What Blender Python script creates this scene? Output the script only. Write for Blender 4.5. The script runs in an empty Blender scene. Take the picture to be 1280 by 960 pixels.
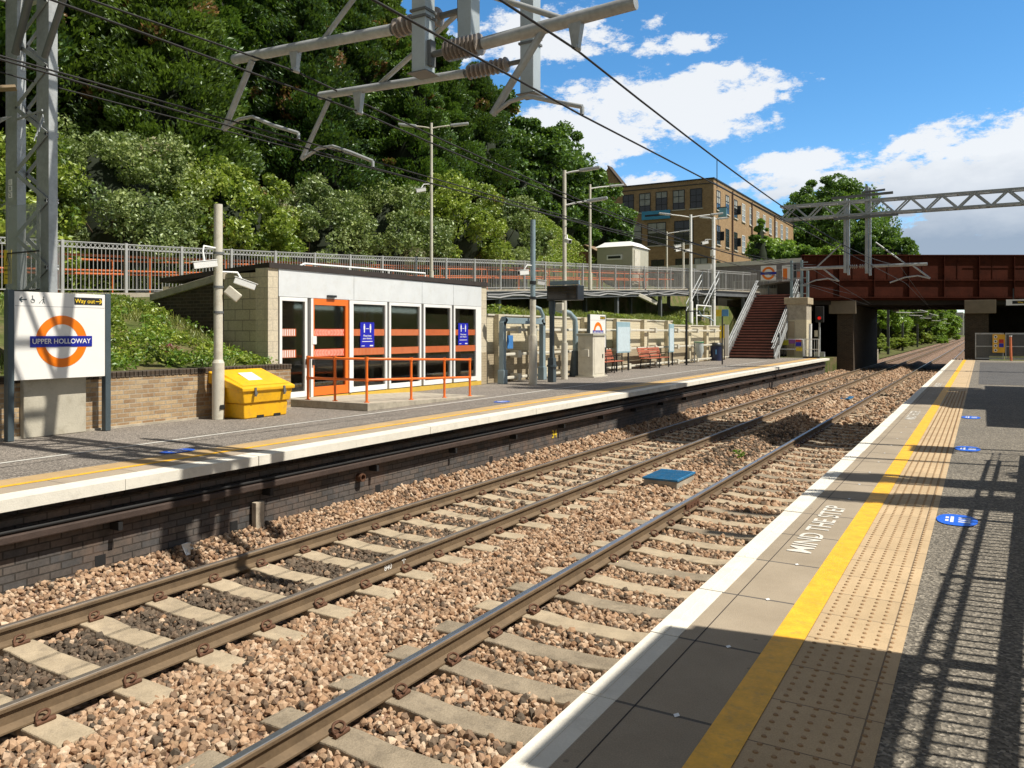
import bpy, math, random
import numpy as np
from mathutils import Vector, Matrix
random.seed(7); RNG = np.random.default_rng(11)
R = math.radians
S = bpy.context.scene
COL = S.collection

# ------------------------------------------------------------------ camera, sky, sun, exposure
cam_d = bpy.data.cameras.new('camera'); CAM = bpy.data.objects.new('camera', cam_d); COL.objects.link(CAM)
CAM.location = (0, 0, 1.55); CAM.rotation_euler = (R(90), 0, math.atan(.588))
cam_d.sensor_width = 36; cam_d.lens = 28.125; cam_d.shift_y = -0.0508
cam_d.clip_start = .05; cam_d.clip_end = 6000
S.camera = CAM
S.view_settings.view_transform = 'Standard'; S.view_settings.look = 'None'
S.view_settings.gamma = 1; S.view_settings.exposure = 0.36
SUN = Vector((.545, .085, .834)).normalized()
EL = math.asin(SUN.z); AZ = math.atan2(SUN.x, SUN.y)
sl = bpy.data.lights.new('sun', 'SUN'); sl.energy = 4.9; sl.angle = R(.5); sl.color = (1, .935, .82)
so = bpy.data.objects.new('sun', sl); COL.objects.link(so)
so.rotation_euler = (-SUN).to_track_quat('-Z', 'Y').to_euler()

W = bpy.data.worlds.new('World'); S.world = W; W.use_nodes = True
nt = W.node_tree; N = nt.nodes; N.clear()
def wn(t, **k):
    n = N.new(t)
    for a, b in k.items(): setattr(n, a, b)
    return n
def wl(a, b): nt.links.new(a, b)
def wmath(op, a, b=None, clamp=False):
    n = N.new('ShaderNodeMath'); n.operation = op; n.use_clamp = clamp
    for i, v in enumerate((a, b)):
        if v is None: continue
        if isinstance(v, (int, float)): n.inputs[i].default_value = v
        else: wl(v, n.inputs[i])
    return n.outputs[0]
sky = wn('ShaderNodeTexSky', sky_type='NISHITA', sun_disc=False)
sky.sun_elevation = EL; sky.sun_rotation = AZ; sky.air_density = .8; sky.dust_density = .25; sky.ozone_density = 3.0
tc = wn('ShaderNodeTexCoord')
sx = wn('ShaderNodeSeparateXYZ'); wl(tc.outputs['Generated'], sx.inputs[0])
az = wmath('ARCTAN2', sx.outputs[0], sx.outputs[1]); el = sx.outputs[2]
cmb = wn('ShaderNodeCombineXYZ'); wl(az, cmb.inputs[0]); wl(wmath('MULTIPLY', el, 2.0), cmb.inputs[1])
def wnoise(scale, detail, rough=.55, off=0.0):
    n = wn('ShaderNodeTexNoise'); n.inputs['Scale'].default_value = scale; n.inputs['Detail'].default_value = detail
    n.inputs['Roughness'].default_value = rough
    m = wn('ShaderNodeMapping'); m.inputs['Location'].default_value = (off, off * .7, off * 1.3)
    wl(cmb.outputs[0], m.inputs[0]); wl(m.outputs[0], n.inputs['Vector']); return n.outputs[0]
n1 = wnoise(6, 8, .62); n2 = wnoise(19, 9, .68, 3.1)
nz = wmath('ADD', wmath('MULTIPLY', wmath('SUBTRACT', n1, .5), 3.2), wmath('MULTIPLY', wmath('SUBTRACT', n2, .5), 2.7))
# cloud banks: azimuth, height, half widths; last row mostly unseen, added for neutral fill
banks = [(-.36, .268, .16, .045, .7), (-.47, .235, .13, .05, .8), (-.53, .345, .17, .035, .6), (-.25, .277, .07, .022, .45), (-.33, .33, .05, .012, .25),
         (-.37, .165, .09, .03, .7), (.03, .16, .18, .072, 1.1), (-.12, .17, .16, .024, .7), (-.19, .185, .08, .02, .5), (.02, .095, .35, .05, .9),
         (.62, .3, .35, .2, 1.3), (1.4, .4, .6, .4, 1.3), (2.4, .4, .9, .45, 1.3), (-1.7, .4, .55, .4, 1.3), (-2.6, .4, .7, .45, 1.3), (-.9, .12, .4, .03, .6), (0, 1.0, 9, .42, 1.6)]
acc = None
for (a0, e0, ra, re, st) in banks:
    dx = wmath('MULTIPLY', wmath('SUBTRACT', az, a0), 1 / ra); dy = wmath('MULTIPLY', wmath('SUBTRACT', el, e0), 1 / re)
    q = wmath('SUBTRACT', 1.0, wmath('ADD', wmath('MULTIPLY', dx, dx), wmath('MULTIPLY', dy, dy)))
    q = wmath('MULTIPLY', q, st); q = wmath('MAXIMUM', q, -1.2)
    acc = q if acc is None else wmath('MAXIMUM', acc, q)
dens = wmath('ADD', acc, nz)
fac = wn('ShaderNodeMapRange'); fac.inputs['From Min'].default_value = .0; fac.inputs['From Max'].default_value = .42
fac.interpolation_type = 'SMOOTHSTEP'; wl(dens, fac.inputs[0])
# cloud body: pale top, grey thick belly
shade = wn('ShaderNodeMapRange'); shade.inputs['From Min'].default_value = .10; shade.inputs['From Max'].default_value = .185
wl(wmath('ADD', el, wmath('MULTIPLY', wmath('SUBTRACT', n1, .5), .10)), shade.inputs[0])
cr = wn('ShaderNodeMix', data_type='RGBA'); wl(shade.outputs[0], cr.inputs['Factor'])
cr.inputs['A'].default_value = (3.6, 4.3, 5.4, 1); cr.inputs['B'].default_value = (9.6, 9.8, 10.0, 1)
skyc = wn('ShaderNodeHueSaturation'); skyc.inputs['Saturation'].default_value = 1.25; skyc.inputs['Value'].default_value = 2.05; skyc.inputs['Hue'].default_value = .493; wl(sky.outputs[0], skyc.inputs['Color'])
mx = wn('ShaderNodeMix', data_type='RGBA'); wl(wmath('MULTIPLY', fac.outputs[0], .93), mx.inputs['Factor'])
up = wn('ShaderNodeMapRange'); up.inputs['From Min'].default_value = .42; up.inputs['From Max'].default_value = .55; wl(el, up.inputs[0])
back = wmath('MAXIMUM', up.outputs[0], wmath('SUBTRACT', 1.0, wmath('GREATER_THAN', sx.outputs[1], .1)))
cd = wn('ShaderNodeMix', data_type='RGBA'); wl(back, cd.inputs['Factor']); wl(cr.outputs[2], cd.inputs['A']); cd.inputs['B'].default_value = (2.7, 2.6, 2.45, 1)  # unseen clouds overhead and behind set dull grey to neutralise the fill light
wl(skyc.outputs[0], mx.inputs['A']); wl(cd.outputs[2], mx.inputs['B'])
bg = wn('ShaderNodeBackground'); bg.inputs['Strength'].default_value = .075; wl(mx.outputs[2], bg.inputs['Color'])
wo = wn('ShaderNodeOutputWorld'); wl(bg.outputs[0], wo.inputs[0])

# ------------------------------------------------------------------ materials
MATS = {}
class NT:
    def __init__(s, name):
        s.m = bpy.data.materials.new(name); s.m.use_nodes = True; s.t = s.m.node_tree; s.t.nodes.clear()
        s.out = s.n('ShaderNodeOutputMaterial')
        s.co = s.n('ShaderNodeNewGeometry').outputs['Position']
    def n(s, t, **k):
        n = s.t.nodes.new(t)
        for a, b in k.items(): setattr(n, a, b)
        return n
    def l(s, a, b): s.t.links.new(a, b)
    def noise(s, scale, detail=4, rough=.6, vec=None):
        n = s.n('ShaderNodeTexNoise'); n.inputs['Scale'].default_value = scale; n.inputs['Detail'].default_value = detail
        n.inputs['Roughness'].default_value = rough; s.l(vec or s.co, n.inputs['Vector']); return n.outputs[0]
    def ramp(s, f, stops):
        n = s.n('ShaderNodeValToRGB'); e = n.color_ramp.elements
        while len(e) < len(stops): e.new(.5)
        for x, (p, c) in zip(e, stops): x.position = p; x.color = (*c, 1) if len(c) == 3 else c
        s.l(f, n.inputs[0]); return n.outputs[0]
    def mix(s, f, a, b, bt='MIX'):
        n = s.n('ShaderNodeMix', data_type='RGBA', blend_type=bt)
        for k, v in (('Factor', f), ('A', a), ('B', b)):
            i = n.inputs[k] if k != 'Factor' else n.inputs[0]
            if isinstance(v, tuple): (n.inputs[6] if k == 'A' else n.inputs[7]).default_value = (*v, 1) if len(v) == 3 else v
            elif isinstance(v, (int, float)): i.default_value = v
            else: s.l(v, n.inputs[0] if k == 'Factor' else (n.inputs[6] if k == 'A' else n.inputs[7]))
        return n.outputs[2]
    def math(s, op, a, b=None):
        n = s.n('ShaderNodeMath'); n.operation = op
        for i, v in enumerate((a, b)):
            if v is None: continue
            if isinstance(v, (int, float)): n.inputs[i].default_value = v
            else: s.l(v, n.inputs[i])
        return n.outputs[0]
    def bsdf(s, col, rough=.7, metal=0, bump=None, bs=.3, bd=.01, spec=.5):
        b = s.n('ShaderNodeBsdfPrincipled')
        if isinstance(col, tuple): b.inputs['Base Color'].default_value = (*col, 1)
        else: s.l(col, b.inputs['Base Color'])
        if isinstance(rough, (int, float)): b.inputs['Roughness'].default_value = rough
        else: s.l(rough, b.inputs['Roughness'])
        b.inputs['Metallic'].default_value = metal; b.inputs['Specular IOR Level'].default_value = spec
        if bump is not None:
            u = s.n('ShaderNodeBump'); u.inputs['Strength'].default_value = bs; u.inputs['Distance'].default_value = bd
            s.l(bump, u.inputs['Height']); s.l(u.outputs[0], b.inputs['Normal'])
        s.l(b.outputs[0], s.out.inputs[0]); return b
def mat(name, col, rough=.6, metal=0, var=.12, scale=3.0, bump=.0, fine=40, spec=.5, dirt=None):
    """plain surface: base colour with soft large and fine variation, optional dirt colour in patches"""
    if name in MATS: return MATS[name]
    t = NT(name)
    a = t.noise(scale, 5); b = t.noise(fine, 3)
    lo = tuple(c * (1 - var) for c in col); hi = tuple(min(1, c * (1 + var)) for c in col)
    c = t.ramp(a, [(.3, lo), (.7, hi)])
    c = t.mix(var * .8, c, t.ramp(b, [(.35, tuple(x * .6 for x in col)), (.65, tuple(min(1, x * 1.25) for x in col))]))
    if dirt:
        f = t.ramp(t.noise(scale * 1.7, 7, .7), [(.52, (0, 0, 0)), (.7, (1, 1, 1))])
        c = t.mix(t.math('MULTIPLY', f, .6), c, dirt)
    t.bsdf(c, rough, metal, b if bump else None, bump, .01, spec)
    MATS[name] = t.m; return t.m
def brickmat(name, c1, c2, mortar, bw=.225, bh=.075, ms=.01, stain=None, bump=.6, base=None, var=.35):
    if name in MATS: return MATS[name]
    t = NT(name)
    sp = t.n('ShaderNodeSeparateXYZ'); t.l(t.co, sp.inputs[0])
    cb = t.n('ShaderNodeCombineXYZ'); t.l(t.math('ADD', sp.outputs[0], sp.outputs[1]), cb.inputs[0]); t.l(sp.outputs[2], cb.inputs[1])
    br = t.n('ShaderNodeTexBrick'); t.l(cb.outputs[0], br.inputs['Vector'])
    br.inputs['Scale'].default_value = 1; br.inputs['Brick Width'].default_value = bw; br.inputs['Row Height'].default_value = bh
    br.inputs['Mortar Size'].default_value = ms; br.inputs['Mortar Smooth'].default_value = .2; br.inputs['Bias'].default_value = -.1
    br.inputs['Color1'].default_value = (*c1, 1); br.inputs['Color2'].default_value = (*c2, 1); br.inputs['Mortar'].default_value = (*mortar, 1)
    c = t.mix(var, br.outputs[0], t.ramp(t.noise(2.2, 6, .7), [(.3, (.25, .2, .16)), (.7, (1, 1, 1))]), 'MULTIPLY')
    c = t.mix(.35, c, t.ramp(t.noise(28, 3), [(.3, (.45, .45, .45)), (.7, (1.25, 1.2, 1.15))]), 'MULTIPLY')
    if stain:
        f = t.ramp(t.noise(1.1, 8, .7), [(.5, (0, 0, 0)), (.68, (1, 1, 1))]); c = t.mix(t.math('MULTIPLY', f, .65), c, stain)
    t.bsdf(c, .85, 0, t.mix(.4, t.math('SUBTRACT', 1.0, br.outputs['Fac']), t.noise(30, 4)), bump, .012, .3)
    MATS[name] = t.m; return t.m
def glassmat(name='glass', tint=(.93, .94, .90), refl=.035):
    if name in MATS: return MATS[name]
    t = NT(name); tr = t.n('ShaderNodeBsdfTransparent'); tr.inputs[0].default_value = (*tint, 1)
    g = t.n('ShaderNodeBsdfGlossy'); g.inputs['Roughness'].default_value = .03
    fr = t.n('ShaderNodeFresnel'); fr.inputs[0].default_value = 1.5
    f = t.math('ADD', t.math('MULTIPLY', fr.outputs[0], .9), refl)
    m = t.n('ShaderNodeMixShader'); t.l(f, m.inputs[0]); t.l(tr.outputs[0], m.inputs[1]); t.l(g.outputs[0], m.inputs[2]); t.l(m.outputs[0], t.out.inputs[0])
    MATS[name] = t.m; return t.m
def leafmat(name, dark, light, brown=None, trans=.35):
    t = NT(name)
    at = t.n('ShaderNodeAttribute'); at.attribute_name = 'rnd'
    stops = [(0, dark), (.75, light)]
    if brown: stops += [(.955, light), (.97, brown)]
    c = t.ramp(at.outputs['Fac'], stops)
    c = t.mix(.55, c, t.ramp(t.noise(.55, 3), [(.35, (.5, .6, .5)), (.65, (1.3, 1.25, 1.0))]), 'MULTIPLY')
    d = t.n('ShaderNodeBsdfDiffuse'); t.l(c, d.inputs[0]); tl = t.n('ShaderNodeBsdfTranslucent'); t.l(t.mix(.5, c, (.25, .4, .04), 'MIX'), tl.inputs[0])
    m = t.n('ShaderNodeMixShader'); m.inputs[0].default_value = trans; t.l(d.outputs[0], m.inputs[1]); t.l(tl.outputs[0], m.inputs[2])
    g = t.n('ShaderNodeBsdfGlossy'); g.inputs['Roughness'].default_value = .45; g.inputs[0].default_value = (.9, 1, .9, 1)
    m2 = t.n('ShaderNodeMixShader'); m2.inputs[0].default_value = .05; t.l(m.outputs[0], m2.inputs[1]); t.l(g.outputs[0], m2.inputs[2]); t.l(m2.outputs[0], t.out.inputs[0])
    MATS[name] = t.m; return t.m

galv = mat('galvanised steel', (.40, .42, .43), .5, .35, .22, 2.5, .1, 20)
galvdk = mat('dark grey steel paint', (.15, .16, .165), .55, .2, .15)  # darker grey paint for steel fittings and railings
cream = mat('cream painted steel', (.60, .57, .48), .5, 0, .1, 3, .05, dirt=(.42, .37, .28))
whitep = mat('white paint', (.80, .81, .80), .45, 0, .05, 2, .03)
signw = mat('enamel sign white', (.83, .82, .79), .3, 0, .02)
bluegrey = mat('blue grey paint', (.24, .32, .36), .45, .1, .12, 3, .05)
slate = mat('dark slate paint', (.065, .09, .105), .45, .1, .12)
charcoal = mat('charcoal plastic', (.02, .022, .025), .4, 0, .2)
black = mat('black rubber', (.012, .012, .013), .7, 0, .2)
orange = mat('orange paint', (.80, .17, .02), .4, 0, .07, 3, .03)
orangeE = mat('orange enamel', (.86, .20, .005), .3, 0, .02)
blueE = mat('dark blue enamel', (.012, .02, .30), .3, 0, .02)
posterb = mat('poster blue', (.012, .015, .42), .4, 0, .03)
yellowg = mat('yellow grit bin plastic', (.78, .42, .008), .5, 0, .12, 5, .15, 45, dirt=(.48, .27, .04))
yellowp = mat('yellow sign', (.78, .58, .03), .4, 0, .05)
redp = mat('red sign', (.5, .03, .02), .4, 0, .05)
copperrail = mat('orange handrail', (.55, .13, .03), .5, 0, .12)
rust = mat('rusty steel', (.13, .062, .035), .75, .25, .35, 5, .4, 35)
railside = mat('rail side brown', (.165, .115, .068), .7, .2, .25, 4, .3, 30)
railhead = mat('rail running surface', (.45, .46, .48), .28, .9, .1, 6)
railhead2 = mat('dull rail running surface', (.24, .21, .18), .45, .6, .2, 6)
concrete = mat('weathered concrete', (.40, .36, .29), .85, 0, .25, 4, .5, 60, .3, dirt=(.2, .18, .15))
sleeperc = mat('sleeper concrete', (.41, .335, .235), .9, 0, .22, 5, .6, 70, .2, dirt=(.22, .18, .14))
sleeperd = mat('grimy sleeper concrete', (.29, .24, .175), .9, 0, .3, 5, .8, 60, .2, dirt=(.13, .11, .085))
blockw = brickmat('tan concrete blockwork', (.62, .55, .41), (.52, .46, .345), (.30, .27, .22), .45, .225, .012, bump=.4, var=.25)
pierb = brickmat('pale cream blocks', (.66, .60, .46), (.6, .54, .42), (.42, .38, .3), .45, .225, .006, bump=.3, var=.15)
yellowbrick = brickmat('yellow stock brick', (.60, .45, .27), (.30, .18, .095), (.46, .41, .33), stain=(.28, .22, .15), var=.5)
engbrick = brickmat('sooty engineering brick', (.105, .105, .108), (.17, .14, .12), (.06, .055, .05), .225, .078, .008, stain=(.16, .10, .07), var=.6)
darkbrick = brickmat('dark brown brick', (.09, .065, .045), (.05, .04, .03), (.12, .10, .08), var=.4)
creambrick = brickmat('cream painted brick', (.70, .64, .47), (.66, .60, .44), (.60, .54, .40), bump=.5, stain=(.5, .43, .3), var=.15)
tanbrick = brickmat('lower tan painted brick', (.46, .39, .27), (.43, .36, .25), (.38, .32, .22), bump=.5, var=.2)
factbrick = brickmat('brown london stock brick', (.48, .31, .155), (.36, .225, .105), (.38, .30, .2), .24, .08, .012, var=.4)
redbrick = brickmat('red brown brick', (.26, .10, .055), (.2, .08, .05), (.2, .16, .12), var=.4)
glass = glassmat()
darkglass = mat('dark window glass', (.02, .025, .03), .08, 0, .2, spec=.9)
roofblack = mat('black roofing felt', (.035, .027, .024), .8, 0, .25)
bridgered = mat('rust red bridge paint', (.062, .0165, .0095), .8, .0, .4, 1.0, .15, 14, .08, dirt=(.027, .011, .008))
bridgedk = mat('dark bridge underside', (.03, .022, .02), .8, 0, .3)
whitecop = mat('white painted coping', (.72, .69, .61), .7, 0, .08, 3, .3, 60, .3, dirt=(.55, .52, .45))
hutg = mat('pale grey green cabinet', (.42, .41, .33), .55, 0, .06)
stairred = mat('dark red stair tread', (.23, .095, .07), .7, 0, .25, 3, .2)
bench_red = mat('red brown bench timber', (.36, .10, .05), .5, 0, .2)
bark = mat('bark', (.14, .10, .07), .9, 0, .35, 6, .8, 25)
navy = mat('navy bin plastic', (.01, .018, .06), .4, 0, .1)
litred = None

# ------------------------------------------------------------------ mesh helpers
class MB:
    def __init__(s): s.v = []; s.f = []; s.mi = []; s.mats = []; s.cur = 0; s.sm = []
    def m(s, mt):
        if mt not in s.mats: s.mats.append(mt)
        s.cur = s.mats.index(mt); return s
    def add(s, vs, fs, smooth=False):
        o = len(s.v); s.v += [tuple(v) for v in vs]
        for f in fs: s.f.append(tuple(i + o for i in f)); s.mi.append(s.cur); s.sm.append(smooth)
        return s
    def box(s, x0, x1, y0, y1, z0, z1):
        return s.add([(x, y, z) for z in (z0, z1) for y in (y0, y1) for x in (x0, x1)],
                     [(0, 2, 3, 1), (4, 5, 7, 6), (0, 1, 5, 4), (2, 6, 7, 3), (0, 4, 6, 2), (1, 3, 7, 5)])
    def hexa(s, p): # 8 points: bottom 0-3 ccw, top 4-7
        return s.add(p, [(3, 2, 1, 0), (4, 5, 6, 7), (0, 1, 5, 4), (1, 2, 6, 5), (2, 3, 7, 6), (3, 0, 4, 7)])
    def beam(s, a, b, w, h=None, up=(0, 0, 1)):
        a = Vector(a); b = Vector(b); d = (b - a).normalized(); u = Vector(up)
        if abs(d.dot(u)) > .98: u = Vector((0, 1, 0))
        r = d.cross(u).normalized() * (w / 2); t = r.cross(d).normalized() * ((h or w) / 2)
        return s.hexa([a - r - t, a + r - t, b + r - t, b - r - t, a - r + t, a + r + t, b + r + t, b - r + t])
    def tube(s, pts, r, n=8, caps=True, smooth=True):
        pts = [Vector(p) for p in pts]; k = len(pts); rs = r if isinstance(r, (list, tuple)) else [r] * k
        base = None; vs = []
        for i, p in enumerate(pts):
            d = (pts[min(i + 1, k - 1)] - pts[max(i - 1, 0)]).normalized()
            if base is None:
                u = Vector((0, 0, 1)) if abs(d.z) < .9 else Vector((1, 0, 0)); base = d.cross(u).normalized()
            base = (base - d * base.dot(d)).normalized(); o = d.cross(base)
            vs += [p + (base * math.cos(2 * math.pi * j / n) + o * math.sin(2 * math.pi * j / n)) * rs[i] for j in range(n)]
        fs = [(i * n + j, i * n + (j + 1) % n, (i + 1) * n + (j + 1) % n, (i + 1) * n + j) for i in range(k - 1) for j in range(n)]
        s.add(vs, fs, smooth)
        if caps: s.add([vs[j] for j in range(n)], [tuple(range(n))[::-1]]); s.add([vs[(k - 1) * n + j] for j in range(n)], [tuple(range(n))])
        return s
    def prism(s, poly, a, b, axis): # poly 2d in the other two axes, extruded from a to b
        n = len(poly)
        def P(u, v, w): return {'x': (w, u, v), 'y': (u, w, v), 'z': (u, v, w)}[axis]
        vs = [P(u, v, a) for u, v in poly] + [P(u, v, b) for u, v in poly]
        return s.add(vs, [tuple(range(n))[::-1], tuple(range(n, 2 * n))] + [(i, (i + 1) % n, n + (i + 1) % n, n + i) for i in range(n)])
    def ring(s, c, ro, ri, x0, x1, axis='x', n=48):
        vs = []
        for x in (x0, x1):
            for r in (ro, ri):
                for j in range(n):
                    a = 2 * math.pi * j / n; u, v = r * math.cos(a), r * math.sin(a)
                    vs.append((c[0] + x, c[1] + u, c[2] + v) if axis == 'x' else (c[0] + u, c[1] + x, c[2] + v) if axis == 'y' else (c[0] + u, c[1] + v, c[2] + x))
        fs = []
        for j in range(n):
            k = (j + 1) % n
            fs += [(j, k, n + k, n + j), (2 * n + j, 3 * n + j, 3 * n + k, 2 * n + k), (j, 2 * n + j, 2 * n + k, k), (n + j, n + k, 3 * n + k, 3 * n + j)]
        return s.add(vs, fs)
    def build(s, name, mt=None, parent=None, loc=None, bevel=0):
        if mt is not None and not s.mats: s.mats = [mt]
        o = np.array(ORG[parent.name] if parent is not None else (loc or (0, 0, 0)), float)
        me = bpy.data.meshes.new(name)
        me.from_pydata((np.array(s.v, float) - o).tolist(), [], s.f); 
        for m_ in s.mats: me.materials.append(m_)
        me.polygons.foreach_set('material_index', s.mi); me.polygons.foreach_set('use_smooth', s.sm)
        me.update()
        ob = bpy.data.objects.new(name, me); COL.objects.link(ob)
        if parent is not None: ob.parent = parent
        else: ob.location = o
        ORG[ob.name] = tuple(o)
        if bevel:
            b = ob.modifiers.new('bevel', 'BEVEL'); b.width = bevel; b.segments = 2; b.limit_method = 'ANGLE'; b.angle_limit = R(50)
        return ob
ORG = {}
def tag(o, label=None, cat=None, group=None, kind=None):
    if label: o['label'] = label
    if cat: o['category'] = cat
    if group: o['group'] = group
    if kind: o['kind'] = kind
    return o
def thing(name, loc, label, cat, group=None):
    o = bpy.data.objects.new(name, None); COL.objects.link(o); o.location = loc; o.empty_display_size = .2
    ORG[o.name] = tuple(loc); return tag(o, label, cat, group)
def copytree(o, loc=None, rz=None, label=None, sc=None):
    c = o.copy(); COL.objects.link(c)
    if loc is not None: c.location = loc; ORG[c.name] = tuple(loc)
    if rz is not None: c.rotation_euler = (0, 0, rz)
    if sc is not None: c.scale = sc if isinstance(sc, tuple) else (sc, sc, sc)
    if label: c['label'] = label
    for ch in [x for x in bpy.data.objects if x.parent == o]: kid(ch, c)
    return c
def kid(ch, par):
    d = ch.copy(); COL.objects.link(d); d.parent = par
    for g in [x for x in bpy.data.objects if x.parent == ch]: kid(g, d)
def npmesh(name, V, F, mt, rnd=None, parent=None, smooth=False, loc=(0, 0, 0)):
    """V (n,3), F (m,k) arrays of same-size faces"""
    me = bpy.data.meshes.new(name); n, (m_, k) = len(V), F.shape
    o = np.array(ORG[parent.name] if parent is not None else loc, float)
    me.vertices.add(n); me.vertices.foreach_set('co', (V - o).astype(np.float32).ravel())
    me.loops.add(m_ * k); me.loops.foreach_set('vertex_index', F.astype(np.int32).ravel())
    me.polygons.add(m_); me.polygons.foreach_set('loop_start', np.arange(0, m_ * k, k, dtype=np.int32))
    me.polygons.foreach_set('use_smooth', np.full(m_, smooth))
    me.update(calc_edges=True); me.materials.append(mt)
    if rnd is not None:
        a = me.attributes.new('rnd', 'FLOAT', 'POINT'); a.data.foreach_set('value', rnd.astype(np.float32))
    ob = bpy.data.objects.new(name, me); COL.objects.link(ob)
    if parent is not None: ob.parent = parent
    else: ob.location = o
    ORG[ob.name] = tuple(o)
    return ob
def text(parent, s, size, mt, pos, rot, depth=.002, name='lettering', align='CENTER', sx=1.0):
    cu = bpy.data.curves.new(name, 'FONT'); cu.body = s; cu.size = size; cu.align_x = align; cu.align_y = 'CENTER'; cu.extrude = depth; cu.offset = size * .009
    cu.resolution_u = 3
    t = bpy.data.objects.new(name, cu); me = bpy.data.meshes.new_from_object(t); bpy.data.objects.remove(t)
    me.name = name; me.materials.clear(); me.materials.append(mt)
    M4 = Matrix.Translation(Vector(pos) - Vector(ORG[parent.name])) @ rot.to_4x4() @ Matrix.Diagonal((sx, 1, 1, 1))
    me.transform(M4)
    ob = bpy.data.objects.new(name, me); COL.objects.link(ob); ob.parent = parent; ORG[ob.name] = ORG[parent.name]; return ob
FACE_R = Matrix(((0, 0, 1), (1, 0, 0), (0, 1, 0)))          # text facing +X, reading along +Y
FACE_B = Matrix(((1, 0, 0), (0, 0, -1), (0, 1, 0)))         # text facing -Y, reading along +X
FLAT_T = Matrix(((0, -1, 0), (1, 0, 0), (0, 0, 1)))         # flat on the ground reading along +Y
# ------------------------------------------------------------------ terrain
def smooth(a, b, x):
    t = np.clip((x - a) / (b - a), 0, 1); return t * t * (3 - 2 * t)
def vnoise(x, y, s, seed=0):
    x = x / s + seed * 17.3; y = y / s + seed * 5.1
    return (np.sin(x * 1.7 + np.sin(y * 1.3) * 1.5) + np.sin(y * 2.1 + np.sin(x * .9 + 2) * 1.7) + .5 * np.sin(x * 4.3 + y * 3.1)) / 2.5
RAMP = [(-18.6, -8, 1.9), (-18.6, 8, 2.35), (-18.6, 14, 2.6), (-18.4, 22, 3.0), (-17.2, 30, 3.4), (-16.2, 40, 3.85), (-15.2, 49, 4.25), (-12.9, 54.6, 4.25)]
ry = np.array([p[1] for p in RAMP]); rx = np.array([p[0] for p in RAMP]); rz = np.array([p[2] for p in RAMP])
def hill_h(X, Y):
    t = -X; deck = np.interp(Y, ry, rz); dx = -np.interp(Y, ry, rx)
    n = vnoise(X, Y, 2.5) * .10 + vnoise(X, Y, .8, 3) * .04
    # bank from brick wall up to the ramp, for the near stretch
    a = np.where(t < dx - .3, .85 + (deck - .15 - .85) * smooth(12.1, 17.6, t) , deck - .12)
    # stretch behind the cream wall: low slope under the steel deck
    b = 1.8 + .35 * smooth(13.2, 15.0, t) + vnoise(X, Y, 1.7, 8) * .15 * smooth(13.3, 14, t)
    b = np.where(t < 13.12, -.4, b)
    b = np.where(t > dx + 1.9, deck - .3 , b)
    w = smooth(20.3, 21.0, Y); base = a * (1 - w) + b * w
    base = np.where((t < 13.12) & (Y > 20), -.4, base); base = np.where((Y > 11.6) & (Y < 20.9) & (t < 16.4), -.3, base)
    up = deck + 5.0 * smooth(dx + 2.2, dx + 10, t) + 10 * smooth(29, 44, t) + 4 * smooth(50, 90, t)
    base = np.where(t > dx + 1.9, np.maximum(base, up), base) + n * smooth(12.2, 13.5, t) * np.where((t > dx - .4) & (t < dx + 2.0), 0, 1)
    # level towards the road by the bridge
    wf = smooth(44, 50, Y); lvl = np.where(t < 14.2, -.3, np.where(t < 19, 3.2, 4.6 + 2 * smooth(20, 40, t)))
    base = base * (1 - wf) + lvl * wf
    return np.where(t < 12.13, -.4, base)
gm = NT('rough grass and soil')
g1 = gm.ramp(gm.noise(.9, 6, .7), [(.35, (.19, .145, .09)), (.5, (.11, .125, .045)), (.7, (.05, .085, .02))])
gm.bsdf(gm.mix(.4, g1, gm.ramp(gm.noise(9, 6), [(.3, (.4, .4, .35)), (.7, (1.3, 1.25, 1.1))]), 'MULTIPLY'), .95, 0, gm.noise(14, 6), .9, .06, .1)
soilm = gm.m
xs = np.concatenate([[-12.1, -12.4, -12.7, -13.0, -13.1, -13.14], np.arange(-13.3, -22, -.3), np.arange(-22, -40, -1.0), np.arange(-40, -141, -10.)]); ys = np.concatenate([np.arange(-60, -4, 4.), np.arange(-4, 60.1, .5)])
GX, GY = np.meshgrid(xs, ys, indexing='ij'); V = np.stack([GX, GY, hill_h(GX, GY)], -1).reshape(-1, 3)
I = np.arange(len(xs) * len(ys)).reshape(len(xs), len(ys))
F = np.stack([I[:-1, :-1], I[:-1, 1:], I[1:, 1:], I[1:, :-1]], -1).reshape(-1, 4)
tag(npmesh('hillside', V, F, soilm, smooth=True), kind='structure')
# cutting beyond the bridge, left and right sides
def cut(name, sgn, x0, y0, y1):
    xs = np.concatenate([np.arange(0, 16, .8), [18, 22, 30, 50, 90]]); ys = np.concatenate([np.arange(y0, 120, 3.), np.arange(120, y1, 20.)])
    A, Bq = np.meshgrid(xs, ys, indexing='ij')
    Z = -1.1 + 6.5 * smooth(1.2, 13, A) + 1.5 * smooth(15, 60, A) + vnoise(A, Bq, 2.0) * .2 * smooth(.5, 3, A) - 3.5 * smooth(140, 420, Bq) * smooth(1, 12, A)
    V = np.stack([x0 + sgn * A, Bq, Z], -1).reshape(-1, 3); I = np.arange(len(xs) * len(ys)).reshape(len(xs), len(ys))
    F = np.stack([I[:-1, :-1], I[:-1, 1:], I[1:, 1:], I[1:, :-1]], -1).reshape(-1, 4)
    if sgn > 0: F = F[:, ::-1]
    tag(npmesh(name, V, F, soilm, smooth=True), kind='structure')
cut('embankment', -1, -8.8, 70, 620); cut('embankment', 1, .6, 70, 620)
b = MB(); b.add([(-3000, -3000, -1.7), (3000, -3000, -1.7), (3000, 3000, -1.7), (-3000, 3000, -1.7)], [(0, 1, 2, 3)])
tag(b.build('ground', soilm), kind='structure')
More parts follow.
